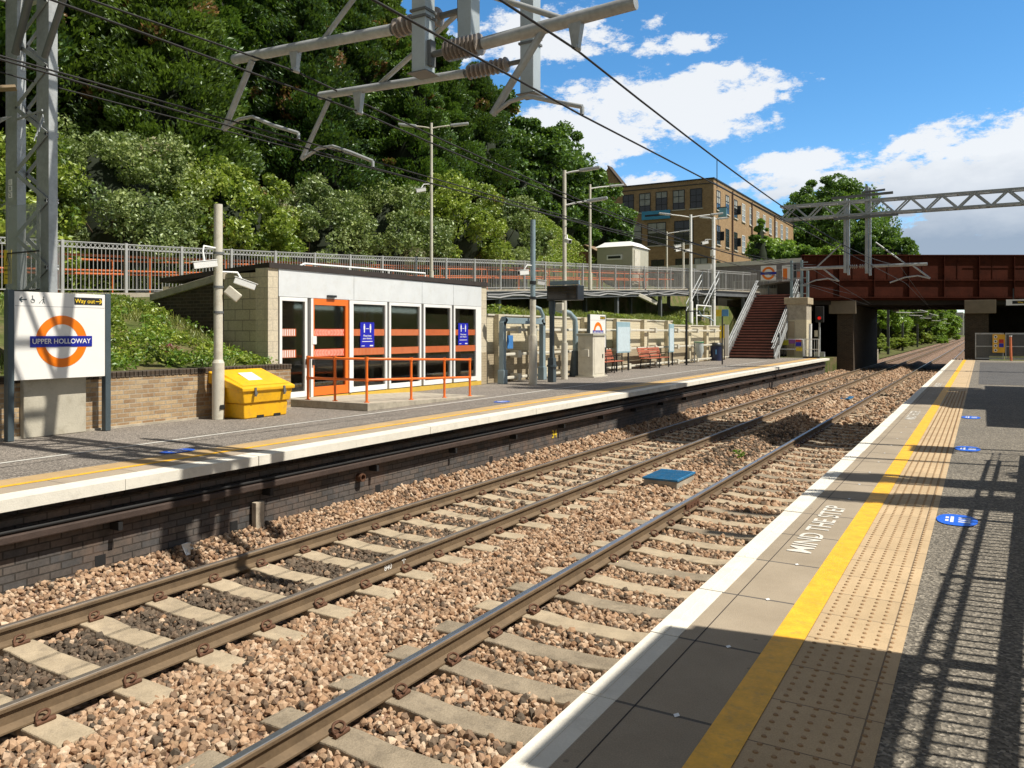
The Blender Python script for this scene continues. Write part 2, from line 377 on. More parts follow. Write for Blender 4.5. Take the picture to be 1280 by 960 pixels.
# right side bank behind the platform (out of the picture, keeps the place whole)
b = MB(); b.add([(6.5, -60, -.2), (14, -60, 3), (60, -60, 5), (60, 62, 5), (14, 62, 3), (6.5, 62, -.2)], [(0, 1, 4, 5), (1, 2, 3, 4)])
tag(b.build('hillside', soilm), kind='structure')
# far town rise seen under the bridge
tm = NT('far hill'); tm.bsdf(tm.ramp(tm.noise(.03, 6), [(.4, (.10, .15, .09)), (.6, (.2, .22, .2))]), .9)
b = MB(); pts = []
for i in range(41):
    x = -600 + i * 35; pts.append((x, 1300, 22 + 16 * math.sin(i * .35) + 7 * math.sin(i * 1.3)))
vs = [(x, y - 250, -1.6) for x, y, z in pts] + pts + [(x, y + 300, -1.6) for x, y, z in pts]
b.add(vs, [(i, i + 1, 42 + i, 41 + i) for i in range(40)] + [(41 + i, 42 + i, 83 + i, 82 + i) for i in range(40)])
tag(b.build('hills', tm.m), kind='structure')

# ------------------------------------------------------------------ ballast
RAILX = [-7.03, -5.53, -3.71, -2.21]; TC = [-6.28, -2.96]
SP = .65
SLY = [[.9 + .18 + SP * k for k in range(100)], [.65 + SP * k for k in range(100)]]
def bed(X, Y):
    z = -1.125 + vnoise(X, Y, .7) * .010
    z = z + .17 * (1 - smooth(-8.05, -7.55, X)) + .07 * np.exp(-((X + 4.62) / .40) ** 2) * (1 + .5 * vnoise(X, Y, 3.0, 5))
    z = z + .16 * smooth(14, 17, Y) * np.exp(-((X + 4.62) / .36) ** 2)
    return z
bm_ = NT('ballast bed')
vo = bm_.n('ShaderNodeTexVoronoi'); vo.inputs['Scale'].default_value = 17; bm_.l(bm_.co, vo.inputs['Vector'])
vsep = bm_.n('ShaderNodeSeparateColor'); bm_.l(vo.outputs['Color'], vsep.inputs[0])
c = bm_.ramp(vsep.outputs[0], [(0, (.30, .18, .12)), (.3, (.42, .28, .2)), (.6, (.22, .13, .09)), (.8, (.5, .38, .3)), (1, (.12, .09, .07))])
c = bm_.mix(bm_.ramp(vo.outputs['Distance'], [(.3, (0, 0, 0)), (.75, (1, 1, 1))]), c, (.05, .035, .025))
bm_.bsdf(c, .9, 0, bm_.math('SUBTRACT', 1.0, vo.outputs['Distance']), 1.0, .03, .2)
xs = np.arange(-8.10, -1.2, .12); ys = np.concatenate([np.arange(-8, 60, .25), np.arange(60, 700, 8.)])
GX, GY = np.meshgrid(xs, ys, indexing='ij'); V = np.stack([GX, GY, bed(GX, GY)], -1).reshape(-1, 3)
I = np.arange(len(xs) * len(ys)).reshape(len(xs), len(ys))
F = np.stack([I[:-1, :-1], I[1:, :-1], I[1:, 1:], I[:-1, 1:]], -1).reshape(-1, 4)
tag(npmesh('ballast_bed', V, F, bm_.m, smooth=True), kind='structure')
b = MB(); b.box(-9.5, 1.5, 60, 700, -1.5, -1.19); tag(b.build('ballast_bed', bm_.m), kind='structure')

sm = NT('ballast stone'); at = sm.n('ShaderNodeAttribute'); at.attribute_name = 'rnd'
c = sm.ramp(at.outputs['Fac'], [(0, (.36, .225, .135)), (.2, (.50, .355, .24)), (.38, (.27, .16, .095)), (.55, (.60, .48, .36)), (.7, (.34, .23, .145)), (.84, (.18, .125, .09)), (.87, (.17, .13, .095)), (1, (.085, .07, .055))])
c = sm.mix(.5, c, sm.ramp(sm.noise(45, 4, .7), [(.3, (.6, .55, .5)), (.7, (1.25, 1.2, 1.15))]), 'MULTIPLY')
sm.bsdf(c, .88, 0, sm.noise(110, 3), .4, .006, .25)
ph = (1 + 5 ** .5) / 2
ICO = np.array([(-1, ph, 0), (1, ph, 0), (-1, -ph, 0), (1, -ph, 0), (0, -1, ph), (0, 1, ph), (0, -1, -ph), (0, 1, -ph), (ph, 0, -1), (ph, 0, 1), (-ph, 0, -1), (-ph, 0, 1)]) / math.sqrt(1 + ph * ph)
ICF = np.array([(0, 11, 5), (0, 5, 1), (0, 1, 7), (0, 7, 10), (0, 10, 11), (1, 5, 9), (5, 11, 4), (11, 10, 2), (10, 7, 6), (7, 1, 8), (3, 9, 4), (3, 4, 2), (3, 2, 6), (3, 6, 8), (3, 8, 9), (4, 9, 5), (2, 4, 11), (6, 2, 10), (8, 6, 7), (9, 8, 1)])
def stones(P, r, rnd, name, mt):
    n = len(P); sc = RNG.uniform(.62, 1.3, (n, 1, 3)) * r[:, None, None]
    v = ICO[None] * RNG.uniform(.72, 1.22, (n, 12, 1)) * sc
    q = RNG.normal(size=(n, 4)); q /= np.linalg.norm(q, axis=1, keepdims=True); w, x, y, z = q.T
    M = np.stack([1 - 2 * (y * y + z * z), 2 * (x * y - z * w), 2 * (x * z + y * w), 2 * (x * y + z * w), 1 - 2 * (x * x + z * z), 2 * (y * z - x * w), 2 * (x * z - y * w), 2 * (y * z + x * w), 1 - 2 * (x * x + y * y)], -1).reshape(n, 3, 3)
    v = np.einsum('nij,nkj->nki', M, v) + P[:, None, :]
    F = (ICF[None] + (np.arange(n) * 12)[:, None, None]).reshape(-1, 3)
    return tag(npmesh(name, v.reshape(-1, 3), F, mt, np.repeat(rnd, 12)), kind='stuff')
def scatter(y0, y1, s, rr, name):
    X, Y = np.meshgrid(np.arange(-8.03, -1.45, s), np.arange(y0, y1, s), indexing='ij')
    X = (X + RNG.uniform(-.5, .5, X.shape) * s).ravel(); Y = (Y + RNG.uniform(-.5, .5, Y.shape) * s).ravel()
    ok = (X > -8.03) & (X < -1.5)
    for rx_ in RAILX: ok &= np.abs(X - rx_) > .085
    for tcx, ph0 in ((TC[0], SLY[0][0]), (TC[1], SLY[1][0])):
        k = np.abs((Y - ph0 + SP / 2) % SP - SP / 2); hw = .125 + .02 * RNG.normal(size=len(X))
        ok &= ~((k < hw) & (np.abs(X - tcx) < 1.22 + .05 * RNG.normal(size=len(X))))
    # cables and catch boxes stay clear
    X, Y = X[ok], Y[ok]; n = len(X); r = RNG.uniform(rr[0], rr[1], n)
    Z = bed(X, Y) + r * RNG.uniform(-.1, 1.05, n)
    rnd = RNG.uniform(0, .86, n)
    inner = (np.abs(X - TC[0]) < .68); p = .06 + (.28 + .58 * (1 - smooth(6, 12, Y + .8 * vnoise(X, Y, .8, 2)))) * (1 - smooth(.45, .80, np.abs(X - TC[0]) + .08 * vnoise(X, Y, .3, 1))) + np.where((np.abs(X - TC[1]) < .7), .1, 0)
    p += .5 * ((X > -5.2) & (X < -4.0) & (Y > 15) & (Y < 22))
    dk = RNG.uniform(size=n) < p; rnd = np.where(dk, RNG.uniform(.85, 1, n), rnd)
    stones(np.stack([X, Y, Z], -1), r, rnd, name, sm.m)
scatter(1.3, 10, .0385, (.017, .036), 'ballast')
scatter(10, 24, .058, (.026, .048), 'ballast')
scatter(24, 62, .12, (.045, .08), 'ballast')

# ------------------------------------------------------------------ rails and sleepers
prof = [(-.07, -1.06), (.07, -1.06), (.07, -1.047), (.0125, -1.025), (.0105, -.945), (.035, -.935), (.036, -.912), (.028, -.902), (-.028, -.902), (-.036, -.912), (-.035, -.935), (-.0105, -.945), (-.0125, -1.025), (-.07, -1.047)]
railnm = ['brown rail nearest the far platform wall', 'brown rail of the far track beside the gravel between the tracks', 'polished steel rail nearest the camera beside the gravel between the tracks', 'steel rail tucked close under the near platform edge']
for i, x in enumerate(RAILX):
    t = thing('rail', (x, 0, -1.06), railnm[i], 'rail', 'running rails')
    b = MB(); b.prism([(x + u, v) for u, v in prof], -8, 690, 'y'); b.build('rail_body', railside, t)
    b = MB(); b.prism([(x - .029, -.903), (x + .029, -.903), (x + .024, -.899), (x - .024, -.899)], -8, 690, 'y'); b.build('running_surface', railhead if i > 1 else railhead2, t)
    if i == 2:
        b = MB(); b.box(x + .014, x + .04, 11.2, 11.8, -1.03, -.94); b.box(x - .04, x - .014, 11.2, 11.8, -1.03, -.94)
        for k in range(4): b.tube([(x - .055, 11.27 + .15 * k, -.985), (x + .055, 11.27 + .15 * k, -.985)], .013, 6)
        b.build('joint_plate', rust, t)
    if i == 1:
        text(t, '840', .085, whitep, (x + .0135, 6.75, -.985), FACE_R, .0006, 'chalk_mark')
        b = MB(); b.beam((x + .0135, 7.02, -1.01), (x + .0135, 7.02, -.96), .004, .01); b.beam((x + .0135, 6.99, -.975), (x + .0135, 7.02, -.955), .004, .01); b.beam((x + .0135, 7.05, -.975), (x + .0135, 7.02, -.955), .004, .01); b.build('chalk_mark', whitep, t)
def clip_mb(x, y, z, sg):
    b = MB(); p = []
    for k in range(15):
        a = k / 14 * math.pi * 1.75 - .6
        p.append((x + sg * (.015 + .045 * math.cos(a) * (1 if k < 8 else .75)), y + .038 * math.sin(a), z + .038 + .026 * math.sin(k / 14 * math.pi) - (.02 if k > 11 else 0)))
    b.tube(p, .0105, 6); b.tube([(x + sg * .04, y - .06, z + .012), (x + sg * .04, y + .07, z + .012)], .018, 6)
    b.box(x - .04, x + .05, y - .045, y + .045, z - .004, z + .012)
    return b
def make_sleeper(tx, y, mt, clips, lab, grp):
    t = thing('railway_sleeper', (tx, y, -1.06), lab, 'sleeper', grp)
    b = MB(); pr = [(-1.25, -1.3), (1.25, -1.3), (1.25, -1.075), (1.2, -1.064), (.55, -1.062), (.3, -1.088), (-.3, -1.088), (-.55, -1.062), (-1.2, -1.064), (-1.25, -1.075)]
    b.prism([(tx + u, v) for u, v in pr], y - .125, y + .125, 'y'); b.build('sleeper_body', mt, t, bevel=.012)
    if clips:
        for s0 in (-.75, .75):
            for sg in (-1, 1): clip_mb(tx + s0 + sg * .085, y, -1.06, sg).build('rail_clip', rust, t)
    return t
SLB = []
for ti, tx in enumerate(TC):
    grp = 'sleepers under the far track' if ti == 0 else 'sleepers under the near track'
    lab = 'weathered concrete sleeper between the rails of the far track' if ti == 0 else 'weathered concrete sleeper between the rails of the near track'
    A = make_sleeper(tx, SLY[ti][0], sleeperc, True, lab, grp); Bq = make_sleeper(tx, SLY[ti][1], sleeperd if ti else sleeperc, True, lab, grp)
    C_ = make_sleeper(tx, SLY[ti][2], sleeperc, False, lab, grp)
    for k in range(3, 92):
        y = SLY[ti][k]
        if k < 34: src = Bq if (ti == 1 and (k < 9 or k % 5 in (0, 2))) else A
        else: src = C_
        copytree(src, (tx + random.uniform(-.02, .02), y, -1.06 + random.uniform(-.006, .003)), random.uniform(-.008, .008))
# blue square drip boxes between the tracks
def bluebox(x, y, w, l, lab):
    t = thing('track_equipment_box', (x, y, -1.05), lab, 'cover box')
    b = MB(); b.box(x - w / 2 + .02, x + w / 2 - .02, y - l / 2 + .02, y + l / 2 - .02, -1.2, -.925); b.build('box_body', concrete, t, bevel=.01)
    b = MB(); b.box(x - w / 2, x + w / 2, y - l / 2, y + l / 2, -.925, -.89); 
    for k in range(14): b.box(x - w / 2 + .02, x + w / 2 - .02, y - l / 2 + .03 + k * (l - .06) / 14, y - l / 2 + .05 + k * (l - .06) / 14, -.89, -.882)
    b.build('lid', mat('faded blue lid', (.02, .16, .34), .6, 0, .2, 6, .1, dirt=(.2, .25, .28)), t, bevel=.006)
bluebox(-4.63, 13.2, .62, .95, 'square blue lidded concrete box lying between the tracks, nearer one')
bluebox(-4.5, 32.1, .6, 1.3, 'smaller looking blue lidded box between the tracks near the bridge')

# ------------------------------------------------------------------ platforms
def slabmat(name, col, bw, bh, line=(.12, .11, .10), ms=.006, speck=.3, rough=.85):
    t = NT(name); sp = t.n('ShaderNodeSeparateXYZ'); t.l(t.co, sp.inputs[0]); cb = t.n('ShaderNodeCombineXYZ')
    t.l(t.math('ADD', sp.outputs[1], .12), cb.inputs[0]); t.l(t.math('ADD', sp.outputs[0], 20.0), cb.inputs[1])
    br = t.n('ShaderNodeTexBrick'); t.l(cb.outputs[0], br.inputs['Vector']); br.offset = 0; br.inputs['Scale'].default_value = 1
    br.inputs['Brick Width'].default_value = bw; br.inputs['Row Height'].default_value = bh; br.inputs['Mortar Size'].default_value = ms; br.inputs['Mortar Smooth'].default_value = .1
    br.inputs['Color1'].default_value = (*col, 1); br.inputs['Color2'].default_value = (*[c * .9 for c in col], 1); br.inputs['Mortar'].default_value = (*line, 1)
    c = t.mix(speck, br.outputs[0], t.ramp(t.noise(160, 3, .8), [(.35, (.35, .35, .35)), (.65, (1.5, 1.5, 1.5))]), 'MULTIPLY')
    c = t.mix(.5, c, t.ramp(t.noise(1.6, 7, .7), [(.3, (.66, .64, .6)), (.7, (1.15, 1.15, 1.15))]), 'MULTIPLY')
    f = t.ramp(t.noise(5.5, 7, .75), [(.6, (0, 0, 0)), (.72, (1, 1, 1))]); c = t.mix(t.math('MULTIPLY', f, .35), c, tuple(x * .5 for x in col))
    vg = t.n('ShaderNodeTexVoronoi'); vg.inputs['Scale'].default_value = 5.5; t.l(t.co, vg.inputs['Vector']); gum = t.ramp(vg.outputs['Distance'], [(.0, (1, 1, 1)), (.055, (1, 1, 1)), (.075, (0, 0, 0))]); c = t.mix(t.math('MULTIPLY', gum, .55), c, tuple(x * .42 for x in col))
    t.bsdf(c, rough, 0, t.mix(.5, t.noise(120, 3), t.math('SUBTRACT', 1.0, br.outputs['Fac'])), .35, .006, .3); return t.m
def tarmat(name, col, coarse=90, bs=.8):
    t = NT(name)
    v = t.n('ShaderNodeTexVoronoi'); v.inputs['Scale'].default_value = coarse; t.l(t.co, v.inputs['Vector']); s2 = t.n('ShaderNodeSeparateColor'); t.l(v.outputs['Color'], s2.inputs[0])
    c = t.ramp(s2.outputs[0], [(0, tuple(x * .5 for x in col)), (.5, col), (.85, tuple(x * 1.5 for x in col)), (1, tuple(min(1, x * 2.3) for x in col))])
    c = t.mix(.55, c, t.ramp(t.noise(.8, 8, .7), [(.3, (.7, .7, .7)), (.7, (1.2, 1.18, 1.15))]), 'MULTIPLY')
    t.bsdf(c, .85, 0, t.mix(.5, v.outputs['Distance'], t.noise(coarse * 1.3, 3)), bs, .010, .35); return t.m
tarL = tarmat('grey platform asphalt', (.185, .165, .145), 70, .4)
tarR = tarmat('coarse dark platform asphalt', (.165, .148, .122), 75, 1.0)
slabR = slabmat('grey edge slabs', (.365, .305, .23), .81, .62, ms=.010)
slabL = slabmat('buff edge slabs', (.40, .335, .26), .81, 1.2)
tactR = slabmat('buff tactile paving', (.54, .405, .25), .40, .40, (.2, .15, .1), .004, .25)
tactL = slabmat('buff orange tactile strip', (.50, .35, .18), .40, .40, (.3, .22, .14), .003, .25)
yellowline = mat('yellow platform line', (.82, .435, .02), .6, 0, .18, 9, .3, 60, dirt=(.46, .27, .06))
def sheet(name, x0, x1, y0, y1, z, mt):
    b = MB(); b.add([(x0, y0, z), (x1, y0, z), (x1, y1, z), (x0, y1, z)], [(0, 1, 2, 3)]); return tag(b.build(name, mt), kind='structure')
Y0, YL, YR = -9, 50.3, 51.0
# near (right) platform
b = MB(); b.box(-1.40, 6.6, Y0, YR, -1.6, -.012); tag(b.build('platform', tarR), kind='structure')
b = MB(); b.box(-1.46, -1.42, Y0, YR, -1.3, -.118); tag(b.build('platform_wall', engbrick), 'sooty brick wall under the near platform edge', 'wall')
sheet('edge_paving', -1.33, -.92, Y0, YR, 0, slabR); sheet('painted_line', -.92, -.77, Y0, YR, .003, yellowline)
sheet('tactile_paving', -.77, -.335, Y0, YR, -.001, tactR)
sheet('platform', -.335, 6.6, Y0, YR, -.003, tarR)
# coping in separate slabs
def coping(x0, x1, xl, n0, n1, L, edge, off, nosex):
    b = MB()
    for k in range(n0, n1):
        y = k * L + off; dx = random.uniform(-.004, .004); dz = random.uniform(-.002, .003)
        b.box(x0 + dx, x1 + dx, y + .004, y + L - .004, -.115, dz + .002)
        b.box(nosex - .006 + dx, nosex + .006 + dx, y + .02, y + L - .02, dz + .002, dz + .005)
    return tag(b.build('edge_coping', whitecop, bevel=.008), kind='structure')
coping(-1.48, -1.332, 0, -6, 63, .81, None, -.12, -1.41)
coping(-8.08, -7.78, 0, -4, 28, 1.8, None, -.2, -7.95)
# blister domes
b = MB(); N6 = 8
for i in range(6):
    for k in range(330):
        x = -.74 + i * .0667 + .018; y = 2.2 + k * .0667
        ring = [(x + .0125 * math.cos(a), y + .0125 * math.sin(a)) for a in [2 * math.pi * j / N6 for j in range(N6)]]
        ring2 = [(x + .008 * math.cos(a), y + .008 * math.sin(a)) for a in [2 * math.pi * j / N6 for j in range(N6)]]
        b.add([(u, v, -.002) for u, v in ring] + [(u, v, .0045) for u, v in ring2], [(j, (j + 1) % N6, N6 + (j + 1) % N6, N6 + j) for j in range(N6)] + [tuple(range(N6, 2 * N6))])
tag(b.build('tactile_blisters', mat('worn blister tops', (.33, .21, .11), .8, 0, .2)), kind='stuff')
# joint studs
b = MB()
for k in range(0, 40):
    y = -.12 + .81 * k + .81 * 2; x = -1.07 + (k % 3 - 1) * .006
    b.add([(x - .014, y, .0045), (x, y - .022, .0045), (x + .014, y, .0045), (x, y + .022, .0045)], [(0, 1, 2, 3)])
tag(b.build('paving_marker', whitep), kind='structure')
b = MB(); b.box(-1.245, -1.24, Y0, YR, .001, .0022); tag(b.build('paving_groove', bridgedk), kind='structure')
t = thing('platform_lettering', (-1.1, 6.7, .004), 'white words MIND THE STEP painted near the front of the near platform edge', 'painted words', 'mind the step warnings')
text(t, 'MIND THE STEP', .235, mat('worn white road paint', (.62, .6, .55), .8, 0, .15, 20, .2, 90), (-1.105, 6.72, .004), FLAT_T, .0005, 'lettering', sx=1.05)
for k, y in enumerate((16.6, 26.5)):
    copytree(t, (-1.1, y, .004), label=['white words MIND THE STEP on the platform edge, second from the camera', 'white words MIND THE STEP on the platform edge, farthest from the camera'][k])
# asphalt patches, lines on the near platform
tard = tarmat('newer black asphalt patch', (.085, .082, .08), 110, .5)
sheet('platform', -.1, 6.6, 27.5, 47.5, .001, tard); sheet('painted_line', 2.2, 2.3, 18, 47, .005, whitep); sheet('painted_line', -.25, 6.6, 49.6, 49.8, .005, whitecop)
# blue floor stickers
def sticker(x, y, w, l, lab, rz=0):
    t = thing('floor_sticker', (x, y, .003), lab, 'floor sticker', 'blue keep apart floor stickers')
    b = MB(); n = 28; ps = []
    for j in range(n):
        a = 2 * math.pi * j / n; ps.append((x + w / 2 * math.copysign(abs(math.cos(a)) ** .7, math.cos(a)), y + l / 2 * math.sin(a)))
    b.prism(ps, .003, .0045, 'z'); b.build('sticker_face', mat('sticker blue', (.01, .11, .62), .5, 0, .1), t)
    b = MB(); 
    for k in (-1, 0, 1): b.box(x + .01, x + w * .32, y + k * l * .17 - l * .035, y + k * l * .17 + l * .035, .005, .006)
    b.box(x - w * .28, x - w * .20, y - l * .2, y - l * .05, .005, .006); b.box(x - w * .28, x - w * .20, y + l * .05, y + l * .2, .005, .006)
    b.box(x - w * .16, x - w * .08, y - l * .25, y + l * .25, .005, .006)
    b.build('white_print', whitep, t)
sticker(-.18, 7.53, .30, .44, 'blue oval floor sticker nearest the camera on dark asphalt')
sticker(-.17, 12.2, .30, .5, 'blue floor sticker crossed by a thin pole shadow, second from the camera')
sticker(-.18, 16.7, .30, .5, 'blue floor sticker beside the near corner of the dark shelter shadow')
sticker(-9.02, 6.76, .30, .45, 'blue floor sticker on the far platform in front of the station name sign')
sticker(-9.2, 15.2, .30, .45, 'faded floor sticker on the far platform in front of the waiting room')
# far (left) platform
b = MB(); b.prism([(-8.3, -1.35), (-8.05, -1.35), (-8.05, -.52), (-8.05, -.31), (-7.98, -.30), (-7.98, -.225), (-8.10, -.22), (-8.10, -.116), (-8.3, -.116)], Y0, YL, 'y')
w_ = b.build('platform_wall', engbrick); tag(w_, 'sooty blue and brown brick wall below the far platform edge', 'wall')
t = thing('cable_trunking', (-7.95, Y0, -.5), 'rusty brown cable ledge running along the far platform wall', 'cable trunking')
b = MB(); b.box(-8.05, -7.90, Y0, YL - .5, -.455, -.37); b.build('trunking', mat('sooty iron', (.06, .04, .032), .7, .1, .3, 4, .3), t, bevel=.015)
b = MB(); b.tube([(-7.93, Y0, -.34), (-7.93, YL - .5, -.34)], .022, 8); b.tube([(-7.99, Y0, -.345), (-7.99, YL - .5, -.345)], .016, 8); b.build('cable', black, t)
b = MB()
for k in range(24): b.box(-8.05, -7.9, 1.0 + 2.1 * k, 1.05 + 2.1 * k, -.56, -.475)
b.build('bracket', black, t)
for y in (5.09, 6.84, 9.6, 12.9, 16.1, 20.2):
    b = MB(); b.box(-8.055, -8.046, y - .06, y + .06, -.92, -.81); tag(b.build('weep_hole', black, loc=(-8.05, y, -.9)), 'small square black weep hole near the foot of the far platform wall', 'weep hole', 'weep holes in the far platform wall')
t = thing('marker_post', (-7.97, 7.17, -1.1), 'short pale wooden post standing against the sooty platform wall', 'post')
b = MB(); b.box(-8.02, -7.94, 7.1, 7.24, -1.1, -.62); b.build('post', mat('pale weathered wood', (.42, .36, .28), .9, 0, .3, 8, .4), t, bevel=.006)
t = thing('wall_pipe', (-8.0, 9.1, -.6), 'round pipe end sticking out of the platform wall', 'pipe'); b = MB(); b.ring((-8.05, 9.15, -.62), .06, .045, 0, .1); b.build('pipe_end', rust, t)
t = thing('wall_marker', (-8.045, 15.4, -.6), 'small yellow painted number on the dark platform wall', 'painted number'); text(t, '34', .24, yellowp, (-8.043, 15.5, -.68), FACE_R, .001)
b = MB(); b.box(-30, -8.2, Y0, YL, -1.6, -.012); tag(b.build('platform', tarL), kind='structure')
sheet('edge_paving', -8.41, -8.08, Y0, YL, 0, slabL); sheet('painted_line', -8.50, -8.41, Y0, YL, .003, yellowline)
sheet('tactile_paving', -8.86, -8.50, Y0, YL, -.001, tactL); sheet('platform', -13.2, -8.86, Y0, YL, -.003, tarL)
sheet('painted_line', -10.03, -9.96, Y0, 44, .002, mat('worn white line', (.55, .54, .5), .8, 0, .2, 5, .1))
# ------------------------------------------------------------------ station name sign
def arrow(b, x, y, z, L, sg, w=.016):
    # flat arrow facing +X, pointing along sg*Y
    b.beam((x, y - L / 2, z), (x, y + L / 2, z), .002, w)
    for s in (-1, 1): b.beam((x, y + sg * L / 2, z), (x, y + sg * (L / 2 - L * .38), z + s * L * .36), .002, w)
def roundel_sign(pos, y0, y1, z0, z1, x, lab, ptop, words, full=True, postc=None, thin=.09):
    t = thing('station_sign', pos, lab, 'station sign')
    yc = (y0 + y1) / 2; Wd = y1 - y0; k = Wd / 1.36
    b = MB(); b.box(x - .09, x, y0, y1, z0, z1); b.build('board', signw, t, bevel=.004)
    for y in (y0 - thin / 2 - .003, y1 + thin / 2 + .003):
        b = MB(); b.box(x - .1, x + .012, y - thin / 2, y + thin / 2, -.0, ptop); b.build('post', postc or slate, t, bevel=.01)
    zc = z0 + .535 * (z1 - z0) * .8 + .02; zc = z0 + .56
    b = MB(); b.ring((x, yc, z0 + .55 * k), .385 * k, .255 * k, .001, .004); b.build('ring', orangeE, t)
    zc = z0 + .55 * k
    b = MB(); b.box(x + .002, x + .008, yc - .465 * k, yc + .465 * k, zc - .08 * k, zc + .08 * k); b.build('name_bar', blueE, t)
    text(t, words, .103 * k, whitep, (x + .0095, yc, zc), FACE_R, .001, 'name_lettering', sx=.97)
    b = MB(); b.box(x, x + .002, y0 + .01, y1 - .01, z1 - .21 * k, z1 - .203 * k); b.build('seam', mat('grey seam', (.35, .36, .37)), t)
    b = MB(); b.box(x, x + .004, y1 - .49 * k, y1 - .05 * k, z1 - .165 * k, z1 - .055 * k); b.build('direction_plate', black, t)
    text(t, 'Way out', .088 * k, mat('sign yellow', (.9, .62, .03), .4), (x + .0052, y1 - .325 * k, z1 - .112 * k), FACE_R, .001, 'direction_lettering')
    b = MB(); arrow(b, x + .0052, y1 - .105 * k, z1 - .11 * k, .10 * k, 1, .011 * k); b.build('direction_arrow', MATS['sign yellow'], t)
    if full:
        b = MB(); arrow(b, x + .002, y0 + .12, z1 - .115, .10, -1, .018)
        b.ring((x + .001, y0 + .255, z1 - .13), .030, .022, 0, .003, n=20); b.beam((x + .002, y0 + .25, z1 - .075), (x + .002, y0 + .255, z1 - .12), .002, .012); b.beam((x + .002, y0 + .255, z1 - .12), (x + .002, y0 + .285, z1 - .12), .002, .010)
        b.ring((x + .001, y0 + .25, z1 - .062), .009, .001, 0, .003, n=12)
        b.beam((x + .002, y0 + .41, z1 - .09), (x + .002, y0 + .41, z1 - .12), .002, .014); b.beam((x + .002, y0 + .41, z1 - .12), (x + .002, y0 + .395, z1 - .165), .002, .008); b.beam((x + .002, y0 + .41, z1 - .12), (x + .002, y0 + .425, z1 - .165), .002, .008)
        b.beam((x + .002, y0 + .41, z1 - .095), (x + .002, y0 + .375, z1 - .125), .002, .006); b.ring((x + .001, y0 + .41, z1 - .072), .010, .001, 0, .003, n=12); b.beam((x + .002, y0 + .345, z1 - .165), (x + .002, y0 + .365, z1 - .135), .002, .008)
        b.build('pictogram', slate, t)
    return t
s_ = roundel_sign((-11.85, 6.87, 0), 6.2, 7.56, .86, 2.13, -11.83, 'big white station name sign with orange ring in front of the brick wall', 2.15, 'UPPER HOLLOWAY')
# concrete panel and brick retaining wall
t = thing('retaining_wall', (-12.2, 6, 0), 'low yellow brick retaining wall with dark brick top course beside the sign', 'wall')
b = MB(); b.box(-12.42, -12.1, Y0, 11.72, 0, .80); b.build('brickwork', yellowbrick, t)
b = MB(); y = Y0
while y < 11.68: b.box(-12.44, -12.09 + random.uniform(-.003, .003), y + .004, y + .071, .802, .90 + random.uniform(-.003, .003)); y += .078
b.build('brick_coping', darkbrick, t, bevel=.006)
b = MB(); b.box(-12.14, -12.05, Y0, 11.7, -.003, .03); b.build('footing', concrete, t)
b = MB(); b.box(-12.1, -12.0, 6.42, 7.36, 0, .92); tag(b.build('concrete_panel', mat('pale rendered concrete', (.47, .44, .36), .85, 0, .12, 3, .3, 40, .3, dirt=(.3, .27, .2)), loc=(-12.05, 6.9, 0), bevel=.01), 'pale rendered concrete block set into the brick wall below the name sign', 'concrete block')

# ------------------------------------------------------------------ CCTV / lamp columns
def camera_body(b_parent, p, d, L=.34, r=.055, arm=None):
    c = MB(); p = Vector(p); d = Vector(d).normalized()
    c.beam(p - d * L / 2, p + d * L / 2, r * 2, r * 1.9); c.beam(p - d * L / 2 + Vector((0, 0, r * 1.1)), p + d * (L / 2 + .05) + Vector((0, 0, r * 1.1)), r * 2.3, .012)
    o = c.build('cctv_camera', whitep, b_parent, bevel=.008)
    q = MB(); q.tube([p + d * (L / 2 - .01), p + d * (L / 2 + .008)], r * .8, 12); q.build('lens', black, o)
    if arm:
        a = MB(); a.tube(arm, .018, 8); a.build('camera_arm', whitep, b_parent)
    return o
ORG_fix = None
def kidorg(o): ORG[o.name] = ORG[o.parent.name]
def column(x, y, z0, z1, r0, r1, zs, lab, name='camera_pole', cat='camera pole', mt=None, grp=None, mt2=None):
    t = thing(name, (x, y, z0), lab, cat, grp)
    b = MB(); b.tube([(x, y, z0), (x, y, zs)], r0, 20); b.tube([(x, y, zs), (x, y, zs + .06)], [r0, r1], 20); b.tube([(x, y, zs + .06), (x, y, z1)], [r1, r1 * .95], 20); b.build('column', mt or cream, t)
    return t
t = column(-11.72, 9.62, 0, 3.82, .105, .078, 1.0, 'cream tubular camera pole between the brick wall and the yellow grit bin')
for z in (2.95, 2.35, 1.9): b = MB(); b.ring((-11.72, 9.62, z), .088, .076, -.02, .02, 'z', 20); b.build('clamp_band', galvdk, t)
b = MB(); b.box(-11.72 + .1, -11.60, 9.57, 9.67, .18, .26); b.build('door_lock', black, t, bevel=.01)
camera_body(t, (-11.65, 9.28, 2.72), (-.35, -.8, -.14), .40, .06, [(-11.72, 9.62, 3.03), (-11.7, 9.3, 3.05), (-11.69, 9.27, 2.95), (-11.66, 9.28, 2.78)])
camera_body(t, (-11.45, 9.98, 2.42), (.6, .8, -.35), .38, .06, [(-11.72, 9.62, 2.62), (-11.55, 9.9, 2.62), (-11.5, 9.95, 2.5)])
b = MB(); b.beam((-11.62, 9.72, 2.32), (-11.48, 9.88, 2.14), .14, .17); b.build('loudspeaker', cream, t, bevel=.02)

